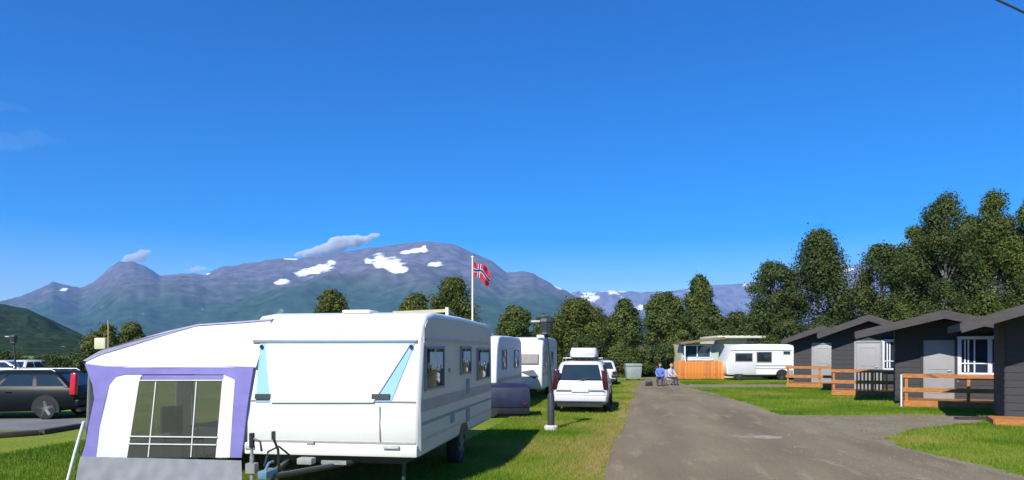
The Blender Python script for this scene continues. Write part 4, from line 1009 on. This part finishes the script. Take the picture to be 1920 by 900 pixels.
for k in ('flagred', 'flagwhite', 'flagblue'): me.materials.append(M[k])
me.polygons.foreach_set('material_index', mats)
fo = link('flag', me, None, fp.location, YAW); tag(fo, 'red flag with a white edged blue cross hanging limp from the pole', 'flag')

dsh = thing('satellite_dish', 'small pale box on a pole before the hedge behind the awning', 'dish', (*at(189, 30), 0), YAW + R(-10))
MB().tube([(0, .1, 0), (0, .1, 2.2)], .03, 8).build('mast', M['steel'], dsh, smooth=True)
MB().box((0, 0, 2.27), (.55, .16, .5)).build('box_case', M['beige'], dsh, bevel=.04)
MB().box((.2, .0, 1.95), (.12, .12, .22)).build('bracket', M['black'], dsh)
ap_ = thing('pole', 'thin pale pole standing in front of the hedge behind the awning', 'pole', (*at(203, 31), 0))
MB().tube([(0, 0, 0), (0, 0, 3.3)], [.035, .025], 8).build('shaft', M['stainpale'], ap_, smooth=True); MB().lathe([(.04, 3.3), (.04, 3.34)], (0, 0, 0), 'z', 8).build('cap', M['steel'], ap_)

x0, y0 = at(1650, 15.5); x1, y1 = at(2150, 13.5)
cb_ = MB(); pts = []
for k in range(21):
    u = k / 20; dd = 15.5 - 2 * u; pxx = 1650 + 500 * u; pyy = -75 + (pxx - 1860) * .47 + 75 + ((u - .5) ** 2) * 30 - 5
    xx, yy = at(pxx, dd); pts.append((xx, yy, zz(pyy, dd)))
cb_.tube(pts, .022, 6); tag(cb_.build('overhead_cable', M['wire'], None, smooth=True), 'black overhead cable crossing the top right corner of the sky', 'cable')

# pale roofed hut behind the first caravan
bh_ = thing('wash_house', 'low house with pale yellow roof showing above the big caravan, under the dark broad tree', 'house', (*at(744, 46), 0), YAW)
box('wall', M['beige'], bh_, (1.7, 2, 2.2), (3.4, 4, 4.4)); 
MB().prism([(-.2, 4.4), (3.5, 4.55), (3.5, 4.75), (-.2, 4.6)], -.4, 4.2, 'xz').build('roof', mat('pale_yellow_roof', (.55, .52, .30), .7, .1, 4), bh_)
box('window', M['glass'], bh_, (1.7, -.02, 3.2), (.9, .06, .7))
# distant white cars at far left, behind the black estate
for (px, dd, rzc, lab) in ((8, 41, 20, 'distant white car above the black estate roof, cut by the left picture edge'), (62, 43, 100, 'distant white car above the black estate roof, right of the far lamp post')):
    car('parked_car', lab, at(px, dd), R(rzc), 4.2, .85, 1.42, .95, .9, M['carwhite'], (-1.9, -1.5, .4, 1.2))
# ================================================================== people by the roadside
def person(label, loc, rz, shirt, hair, scale=1.0, lean=0.0):
    t = thing('person', label, 'person', (*loc, 0), rz, 'people sitting at the roadside')
    V = []; E = []; Rd = []
    def add(p, r, par=None):
        V.append(p); Rd.append(r)
        if par is not None: E.append((par, len(V) - 1))
        return len(V) - 1
    pel = add((0, .02, .50), .15); ab = add((0, .02 - lean * .2, .68), .135, pel); chs = add((0, .0 - lean * .5, .90), .15, ab); nb_ = add((0, -.01 - lean * .7, 1.05), .06, chs); nk = add((0, -.03 - lean * .8, 1.12), .052, nb_)
    hd = add((0, -.05 - lean * .9, 1.21), .085, nk); ht_ = add((0, -.045 - lean * .95, 1.29), .09, hd); add((0, -.04 - lean, 1.345), .06, ht_)
    add((0, -.145 - lean * .9, 1.235), .02, hd)
    for s in (-1, 1):
        add((s * .09, -.035 - lean * .9, 1.25), .02, hd)
        sh = add((s * .19, .0 - lean * .55, .99), .062, chs); el = add((s * .25, -.12 - lean * .5, .74), .045, sh); wr = add((s * .17, -.34 - lean * .4, .64), .032, el); pa = add((s * .155, -.42 - lean * .4, .625), .036, wr)
        for q, (fx_, fl2) in enumerate(((-.03, .075), (-.01, .085), (.01, .08), (.03, .062))):
            a = add((s * .155 + fx_, -.455 - lean * .4, .622), .010, pa); b = add((s * .155 + fx_ * 1.15, -.455 - fl2 * .6 - lean * .4, .612), .009, a); add((s * .155 + fx_ * 1.1, -.455 - fl2 * .9 - lean * .4, .59), .008, b)
        th_ = add((s * .155 - s * .045, -.405 - lean * .4, .615), .011, pa); add((s * .155 - s * .06, -.445 - lean * .4, .605), .009, th_)
        hp_ = add((s * .10, -.02, .49), .10, pel); kn = add((s * .13, -.44, .50), .07, hp_); ank = add((s * .13, -.46, .11), .045, kn); add((s * .13, -.58, .05), .042, ank)
    me = bpy.data.meshes.new('body'); me.from_pydata([tuple(c * scale for c in v) for v in V], E, [])
    o = link('body', me, t); md = o.modifiers.new('skin', 'SKIN')
    for i, sv in enumerate(me.skin_vertices[0].data): sv.radius = (Rd[i] * scale, Rd[i] * scale); sv.use_root = (i == 0)
    o.modifiers.new('sub', 'SUBSURF').levels = 1
    dg = bpy.context.evaluated_depsgraph_get(); m2 = bpy.data.meshes.new_from_object(o.evaluated_get(dg)); o.modifiers.clear(); o.data = m2
    m2.materials.clear()
    for m_ in (M['skin'], shirt, M['darkcloth']): m2.materials.append(m_)
    for pl in m2.polygons:
        c = pl.center / scale; i = 0
        if c.z < 1.07 and c.y > -.30 - lean * .4 and c.z > .56: i = 1
        elif c.z <= .56 and not (c.y < -.32 and c.z > .56) and (c.z < .585): i = 2 if c.z > .07 else 2
        pl.material_index = i
    m2.shade_smooth()
    h = MB(); hz = 1.29 * scale
    h.lathe([(.098 * scale, -.06 * scale), (.108 * scale, .0), (.098 * scale, .05 * scale), (.06 * scale, .085 * scale), (.01, .1 * scale)], (0, (-.025 - lean) * scale, hz), 'z', 14); h.build('hair', hair, t, smooth=True)
    for s in (-1, 1): MB().lathe([(.002, -.008), (.01, 0), (.002, .008)], (s * .033 * scale, (-.128 - lean * .92) * scale, 1.27 * scale), 'y', 8).build('eye', M['black'], t)
    MB().box((0, (-.135 - lean * .9) * scale, 1.185 * scale), (.045, .012, .01)).build('mouth', M['maroon'], t)
    return t
def stool(label, loc, rz, cloth):
    c = thing('folding_chair', label, 'chair', (*loc, 0), rz, 'folding chairs at the roadside')
    box('seat', cloth, c, (0, 0, .36), (.46, .44, .03), .01); box('backrest', cloth, c, (0, .23, .68), (.46, .03, .42), .01)
    for sx in (-1, 1):
        for sy in (-1, 1): MB().tube([(sx * .22, -sy * .2, 0), (sx * .22, sy * .2, .36)], .012, 6).build('leg', M['steel'], c)
    return c
pa_, pb_ = at(1238, 38.5), at(1257, 39.3)
stool('low blue folding chair under the person in blue at the end of the road', pa_, YAW + R(-15), M['bluecloth'])
stool('low pale folding chair under the person in pale grey by the orange fence', pb_, YAW + R(35), M['greycloth'])
person('person in blue with dark reddish hair sitting low at the end of the road', pa_, YAW + R(-15), M['bluecloth'], M['hair'], .95, .12)
person('person in a pale grey top sitting beside the one in blue, near the orange fence', pb_, YAW + R(35), M['greycloth'], M['hairblond'], .9, .05)
bgx = thing('shoulder_bag', 'black bag lying on the ground left of the person in blue', 'bag', (*at(1217, 38.4), 0), YAW)
MB().prism([(-.2, 0), (.2, 0), (.17, .26), (-.17, .26)], -.1, .1, 'xz').build('bag_body', M['black'], bgx, bevel=.04); MB().tube([(-.12, 0, .24), (-.06, 0, .38), (.06, 0, .38), (.12, 0, .24)], .014, 6).build('strap', M['black'], bgx, smooth=True)

# timber kerbs at the far left
for (pa, pb, lab) in (((-60, 826), (72, 816), 'dark timber kerb beam along the parking yard, nearer the left edge'), ((78, 815), (150, 803), 'dark timber kerb beam along the parking yard, nearer the awning')):
    a, b = gp(*pa), gp(*pb); d_ = Vector(b) - Vector(a); mid = (Vector(a) + Vector(b)) / 2
    o = MB().box((0, 0, .06), (d_.length, .16, .12)).build('timber_kerb', M['timber'], None, bevel=.02); o.location = (mid.x, mid.y, 0); o.rotation_euler = (0, 0, math.atan2(d_.y, d_.x)); tag(o, lab, 'kerb beam', 'timber kerbs of the parking yard')

# ================================================================== TREES
def leaf_mat(name, c0, c1, c2):
    m = bpy.data.materials.new(name); m.use_nodes = True; t = m.node_tree; p = t.nodes['Principled BSDF']
    a = nd(t, 'ShaderNodeAttribute'); a.attribute_name = 'tint'
    r = nd(t, 'ShaderNodeValToRGB'); e = r.color_ramp.elements
    e[0].position = 0; e[0].color = (*c0, 1); e[1].position = 1; e[1].color = (*c2, 1); k = e.new(.55); k.color = (*c1, 1)
    t.links.new(a.outputs['Fac'], r.inputs['Fac']); t.links.new(r.outputs[0], p.inputs['Base Color'])
    p.inputs['Roughness'].default_value = .6; p.inputs['Specular IOR Level'].default_value = .25
    tr = nd(t, 'ShaderNodeBsdfTranslucent'); t.links.new(r.outputs[0], tr.inputs['Color'])
    mx = nd(t, 'ShaderNodeMixShader'); mx.inputs[0].default_value = .25
    t.links.new(p.outputs[0], mx.inputs[1]); t.links.new(tr.outputs[0], mx.inputs[2]); t.links.new(mx.outputs[0], t.nodes['Material Output'].inputs['Surface'])
    return m
LM = {'deep': leaf_mat('deep_green_leaves', (0.031, 0.052, 0.011), (0.059, 0.090, 0.018), (0.104, 0.122, 0.031)),
      'mid': leaf_mat('mid_green_leaves', (0.044, 0.071, 0.012), (0.080, 0.114, 0.018), (0.135, 0.152, 0.030)),
      'olive': leaf_mat('olive_leaves', (0.052, 0.068, 0.010), (0.098, 0.118, 0.017), (0.162, 0.162, 0.033))}
def crown_profile(kind, v):
    if kind == 'tall': return np.interp(v, [0, .08, .3, .55, .8, .93, 1], [.6, .9, 1, .92, .66, .40, .07])
    if kind == 'round': return np.interp(v, [0, .1, .35, .6, .85, 1], [.6, .9, 1, .97, .72, .22])
    if kind == 'cone': return np.interp(v, [0, .1, .3, .6, .85, 1], [.6, 1, .85, .55, .25, .03])
    if kind == 'bush': return np.interp(v, [0, .2, .5, .8, 1], [.9, 1, .92, .65, .2])
def tree(label, px, d, top, hw, kind='tall', leaf='mid', base=.16, seed=1, n=9000, bark='bark', group='trees around the camp site', name='tree', cat='tree', ls=.30, loc=None):
    r = np.random.default_rng(seed); x, y = at(px, d)
    H = zz(top, d); rad = hw * 1.08 * d / F; zb = H * base
    t = thing(name, label, cat, (x, y, 0), 0, group)
    rr = random.Random(seed)
    # trunk and limbs
    lean = [(rr.uniform(-.15, .15), rr.uniform(-.15, .15)) for _ in range(5)]
    pts = [(lean[i][0] * i * .3, lean[i][1] * i * .3, H * .88 * i / 4) for i in range(5)]
    r0 = max(.05, H * .016)
    MB().tube(pts, [r0, r0 * .8, r0 * .55, r0 * .32, r0 * .1], 8).build('trunk', M[bark], t, smooth=True)
    lb = MB(); nc = 84 if H > 5 else 34
    cz = zb + (H - zb) * np.clip(r.beta(1.25, 1.15, nc), 0.03, .97)
    ct = r.uniform(0, 2 * np.pi, nc); env = crown_profile(kind, (cz - zb) / (H - zb))
    lob = 1 + .28 * np.sin(ct * 3 + seed) * np.sin(cz * 1.1 + seed)
    cr = rad * env * lob * np.sqrt(r.uniform(.12, 1, nc)) * .82
    C = np.stack([np.cos(ct) * cr, np.sin(ct) * cr, cz], 1)
    C = np.vstack([C, [[pts[-1][0], pts[-1][1], H - .06 * H], [pts[-1][0] + rad * .12, pts[-1][1], H - .10 * H]]]); nc = len(C)
    for k in range(0, nc, 3):
        c = C[k]; tz = max(.3, c[2] * .72); tt = min(3.99, tz / (H * .88) * 4); i = int(tt); f = tt - i
        o = Vector(pts[i]).lerp(Vector(pts[min(4, i + 1)]), f); e = Vector(c); mdl = o.lerp(e, .5) + Vector((0, 0, .1 * (e - o).length))
        lb.tube([o, mdl, e], [r0 * .3, r0 * .2, r0 * .07], 5, caps=False)
    lb.tube(pts, [r0 * .6, r0 * .5, r0 * .35, r0 * .2, r0 * .05], 5)
    lb.build('limbs', M[bark], t, smooth=True)
    csz = rad * r.uniform(.18, .46, nc) * (.6 + .5 * crown_profile(kind, np.clip((C[:, 2] - zb) / (H - zb), 0, 1)))
    csz[-2:] = rad * .15
    zs_ = 1.25 if kind in ('tall', 'cone') else .95
    C[:, 2] = np.minimum(C[:, 2], H - csz * zs_ * 1.02)
    over_ = np.hypot(C[:, 0], C[:, 1]) + csz - rad * crown_profile(kind, np.clip((C[:, 2] + csz * .5 - zb) / (H - zb), 0, 1)) * 1.22
    sc_ = np.clip(1 - np.maximum(over_, 0) / (np.hypot(C[:, 0], C[:, 1]) + .05), .1, 1); C[:, 0] *= sc_; C[:, 1] *= sc_
    wgt = csz ** 2; n = int(n * 3.4); idx = r.choice(nc, n, p=wgt / wgt.sum())
    q = r.normal(0, 1, (n, 3)); q /= np.linalg.norm(q, axis=1)[:, None]
    rad_ = (r.uniform(0, 1, n) ** .5 * np.where(r.random(n) < .10, r.uniform(1.0, 1.55, n), 1.0))[:, None]
    pos = C[idx] + q * rad_ * csz[idx][:, None] * np.array([1, 1, 1.25 if kind in ('tall', 'cone') else .95])
    pos[:, 2] = np.maximum(pos[:, 2], zb * .55 + .05)
    nrm = q * .9 + r.normal(0, .38, (n, 3)) + np.array([0, 0, .2]); nrm /= np.linalg.norm(nrm, axis=1)[:, None]
    up = r.normal(0, 1, (n, 3)); a = np.cross(nrm, up); a /= np.linalg.norm(a, axis=1)[:, None] + 1e-9; b = np.cross(nrm, a)
    s = (ls * .72 * d / 50 * r.uniform(.45, 1.0, n))[:, None]
    v = np.stack([pos - a * s * .5, pos - b * s * .32, pos + a * s * .5, pos + b * s * .32 ], 1).reshape(-1, 3)
    o = np_mesh('crown', v, np.arange(4 * n).reshape(-1, 4), LM[leaf], t)
    tint = np.clip(.5 + r.normal(0, .22, nc)[idx] + r.normal(0, .14, n), 0, 1)
    at_ = o.data.attributes.new('tint', 'FLOAT', 'POINT'); at_.data.foreach_set('value', np.repeat(tint, 4).astype(np.float32))
    return t
T = [
 ('broad dark tree at the left of the tall pair behind the camper', 1449, 52, 487, 52, 'round', 'deep', .10, 9000, 'bark'),
 ('tall dark tree with a pointed crown standing alone above the farthest cabin', 1533, 52, 428, 66, 'tall', 'deep', .10, 14000, 'bark'),
 ('lower round tree left of the two tallest trees, behind the third cabin', 1652, 47, 455, 56, 'round', 'deep', .10, 11000, 'bark'),
 ('tallest leafy tree at right, left one of the twin peaks behind the second cabin', 1772, 45, 356, 70, 'tall', 'deep', .08, 16000, 'bark'),
 ('tall tree right of the twin peaks with a pale trunk behind the nearest cabin', 1864, 45, 353, 58, 'tall', 'mid', .08, 14000, 'barkpale'),
 ('tall tree cut by the right edge of the picture behind the nearest cabin', 1932, 43, 368, 48, 'tall', 'mid', .08, 11000, 'bark'),
 ('dense green tree filling the gap below the twin peaks, behind the second cabin', 1716, 49, 420, 44, 'round', 'mid', .06, 9000, 'bark'),
 ('dense tree filling the gap between the twin peaks', 1820, 50, 400, 50, 'round', 'deep', .06, 9000, 'bark'),
 ('slender pointed tree rising above the others behind the beige hut', 1312, 66, 514, 36, 'tall', 'mid', .06, 8000, 'bark'),
 ('broad flat topped tree left of the slender pointed one, behind the people', 1246, 68, 545, 46, 'round', 'mid', .06, 8000, 'bark'),
 ('pointed mid green tree behind the grey waste container', 1172, 62, 558, 36, 'tall', 'mid', .05, 7000, 'bark'),
 ('wide bushy tree right above the white roof box', 1085, 60, 556, 54, 'round', 'olive', .05, 9000, 'bark'),
 ('round dark tree left of the lamp post lantern', 966, 58, 572, 38, 'round', 'mid', .05, 7000, 'bark'),
 ('broad dark tree left of the flagpole, above the big caravan', 848, 62, 518, 50, 'round', 'olive', .05, 9000, 'bark'),
 ('lower tree spreading left beside the broad dark one at the flagpole', 782, 63, 549, 42, 'round', 'olive', .05, 6000, 'bark'),
 ('small pointed olive tree alone above the front of the big caravan', 622, 62, 541, 40, 'round', 'olive', .05, 6000, 'bark'),
 ('low dark tree in the gap right of the slender pointed tree', 1382, 74, 583, 38, 'round', 'deep', .05, 6000, 'bark'),
 ('tree low behind the lamp post and the white caravan side', 1022, 64, 592, 36, 'round', 'mid', .05, 5000, 'bark'),
 ('low tree between the bushy one and the pointed one behind the container', 1128, 66, 590, 36, 'round', 'deep', .05, 5000, 'bark'),
 ('dark tree behind the beige hut roof', 1345, 64, 590, 34, 'round', 'deep', .05, 5000, 'bark'),
 ('low tree seen in the bright gap behind the third cabin roof', 1590, 56, 585, 30, 'round', 'mid', .05, 4000, 'bark'),
 ('olive tree behind the awning, left of the two hedge trees', 196, 46, 607, 44, 'bush', 'olive', .02, 6000, 'bark'),
 ('olive tree behind the awning, right of the two hedge trees', 246, 47, 604, 40, 'bush', 'olive', .02, 6000, 'bark'),
]
for i, (lab, px, d, top, hw, kind, lf, base, n, bk) in enumerate(T):
    tree(lab, px, d, top, hw, kind, lf, base, 100 + i, n, bk)
SH = [
 ('dark bush behind the right side of the people carrier', 1165, 52, 640, 34, 'mid'), ('dark bush behind the grey waste container', 1205, 53, 646, 34, 'deep'),
 ('dark bush behind the people at the end of the road', 1250, 54, 640, 40, 'deep'), ('dark bush at the left end of the beige hut', 1282, 58, 618, 30, 'mid'),
 ('dark hedge bush at the far left edge behind the caravans', 0, 47, 655, 50, 'deep'), ('dark hedge bush right of the distant white caravans', 92, 44, 662, 44, 'deep'),
 ('dark hedge bush beside the awning peak', 150, 45, 655, 44, 'deep'), ('low dark bush behind the white caravan side and roof box', 1100, 55, 628, 46, 'deep'),
 ('green bush behind the gap between second and third cabin', 1690, 44, 570, 40, 'mid'), ('green bush behind the nearest cabin roof', 1850, 41, 545, 60, 'mid'), ('green bush behind the third cabin roof', 1545, 47, 590, 44, 'deep'),
 ('green bush behind the farthest cabin roof', 1475, 49, 598, 44, 'deep'), ('bush filling the view under the twin peaks', 1770, 43, 520, 56, 'deep'), ('bush at the right edge above the nearest cabin roof', 1925, 40, 510, 40, 'deep')]
for i, (lab, px, d, top, hw, lf) in enumerate(SH):
    tree(lab, px, d, top, hw, 'bush', lf, .0, 300 + i, 5000, group='bushes at the edge of the camp site', name='bush', cat='bush', ls=.28)

# ================================================================== clouds (outside the haze box) and haze
def cloud(label, px, py, d, lx, lz, rot, seed, dens, n=9):
    r = random.Random(seed); bm = bmesh.new()
    for k in range(n):
        u = (k + .5) / n * 2 - 1
        rad = lz * (1 - u * u * .75) * r.uniform(.7, 1.15)
        mt = Matrix.Translation((u * lx, r.uniform(-.3, .3) * lz, r.uniform(-.25, .3) * lz)) @ Matrix.Diagonal((max(rad, lx / n * 1.5) * 1.2, rad * 1.5, rad, 1))
        bmesh.ops.create_icosphere(bm, subdivisions=3, radius=1, matrix=mt)
    me = bpy.data.meshes.new('cloud'); bm.to_mesh(me); bm.free()
    o = link('cloud', me); o.rotation_euler = (0, -R(rot), YAW); x, y = at(px, d); o.location = (x, y, zz(py, d))
    rm = o.modifiers.new('remesh', 'REMESH'); rm.mode = 'VOXEL'; rm.voxel_size = lz * .16
    tx = bpy.data.textures.new('puff', 'CLOUDS'); tx.noise_scale = lz * .9; tx.noise_depth = 4
    dm = o.modifiers.new('puffs', 'DISPLACE'); dm.texture = tx; dm.strength = lz * .7; dm.mid_level = .5; dm.texture_coords = 'LOCAL'
    m = bpy.data.materials.new('cloud_vapour'); m.use_nodes = True; t = m.node_tree; t.nodes.remove(t.nodes['Principled BSDF'])
    pv = nd(t, 'ShaderNodeVolumePrincipled'); pv.inputs['Color'].default_value = (1, 1, 1, 1); pv.inputs['Density'].default_value = dens; pv.inputs['Anisotropy'].default_value = -.5
    t.links.new(pv.outputs[0], t.nodes['Material Output'].inputs['Volume'])
    me.materials.append(m); tag(o, label, 'cloud', 'wisps of cloud'); return o
CLOUDS = True
if CLOUDS:
    cloud('long white wisp of cloud lying on the shoulder of the snowy mountain', 632, 461, 10600, 640, 120, 12, 3, .02)
    cloud('small white cloud blowing off the pointed peak at left', 256, 482, 10600, 230, 80, 24, 5, .014, 6)
    cloud('tiny faint cloud on the low saddle between the peaks', 372, 505, 10600, 190, 42, 4, 8, .008, 5)
    cloud('faint thin streak of cloud high in the sky at the left edge', -10, 198, 12500, 600, 110, -6, 11, .00022, 7)
    cloud('faint broad veil of cloud low on the left edge of the sky', 10, 268, 12500, 1000, 190, 4, 12, .00016, 7)
HAZE = 8.5e-5
if HAZE:
    hb_ = MB().box((0, 0, 507), (19900, 19900, 1016)).build('haze', GM); hb_.data.materials.clear()
    m = bpy.data.materials.new('pale_blue_air'); m.use_nodes = True; t = m.node_tree; t.nodes.remove(t.nodes['Principled BSDF'])
    pv = nd(t, 'ShaderNodeVolumePrincipled'); pv.inputs['Color'].default_value = (.27, .50, 1.0, 1); pv.inputs['Density'].default_value = HAZE
    t.links.new(pv.outputs[0], t.nodes['Material Output'].inputs['Volume'])
    hb_.data.materials.append(m); tag(hb_, 'pale blue haze filling the valley air', 'haze', kind='stuff')
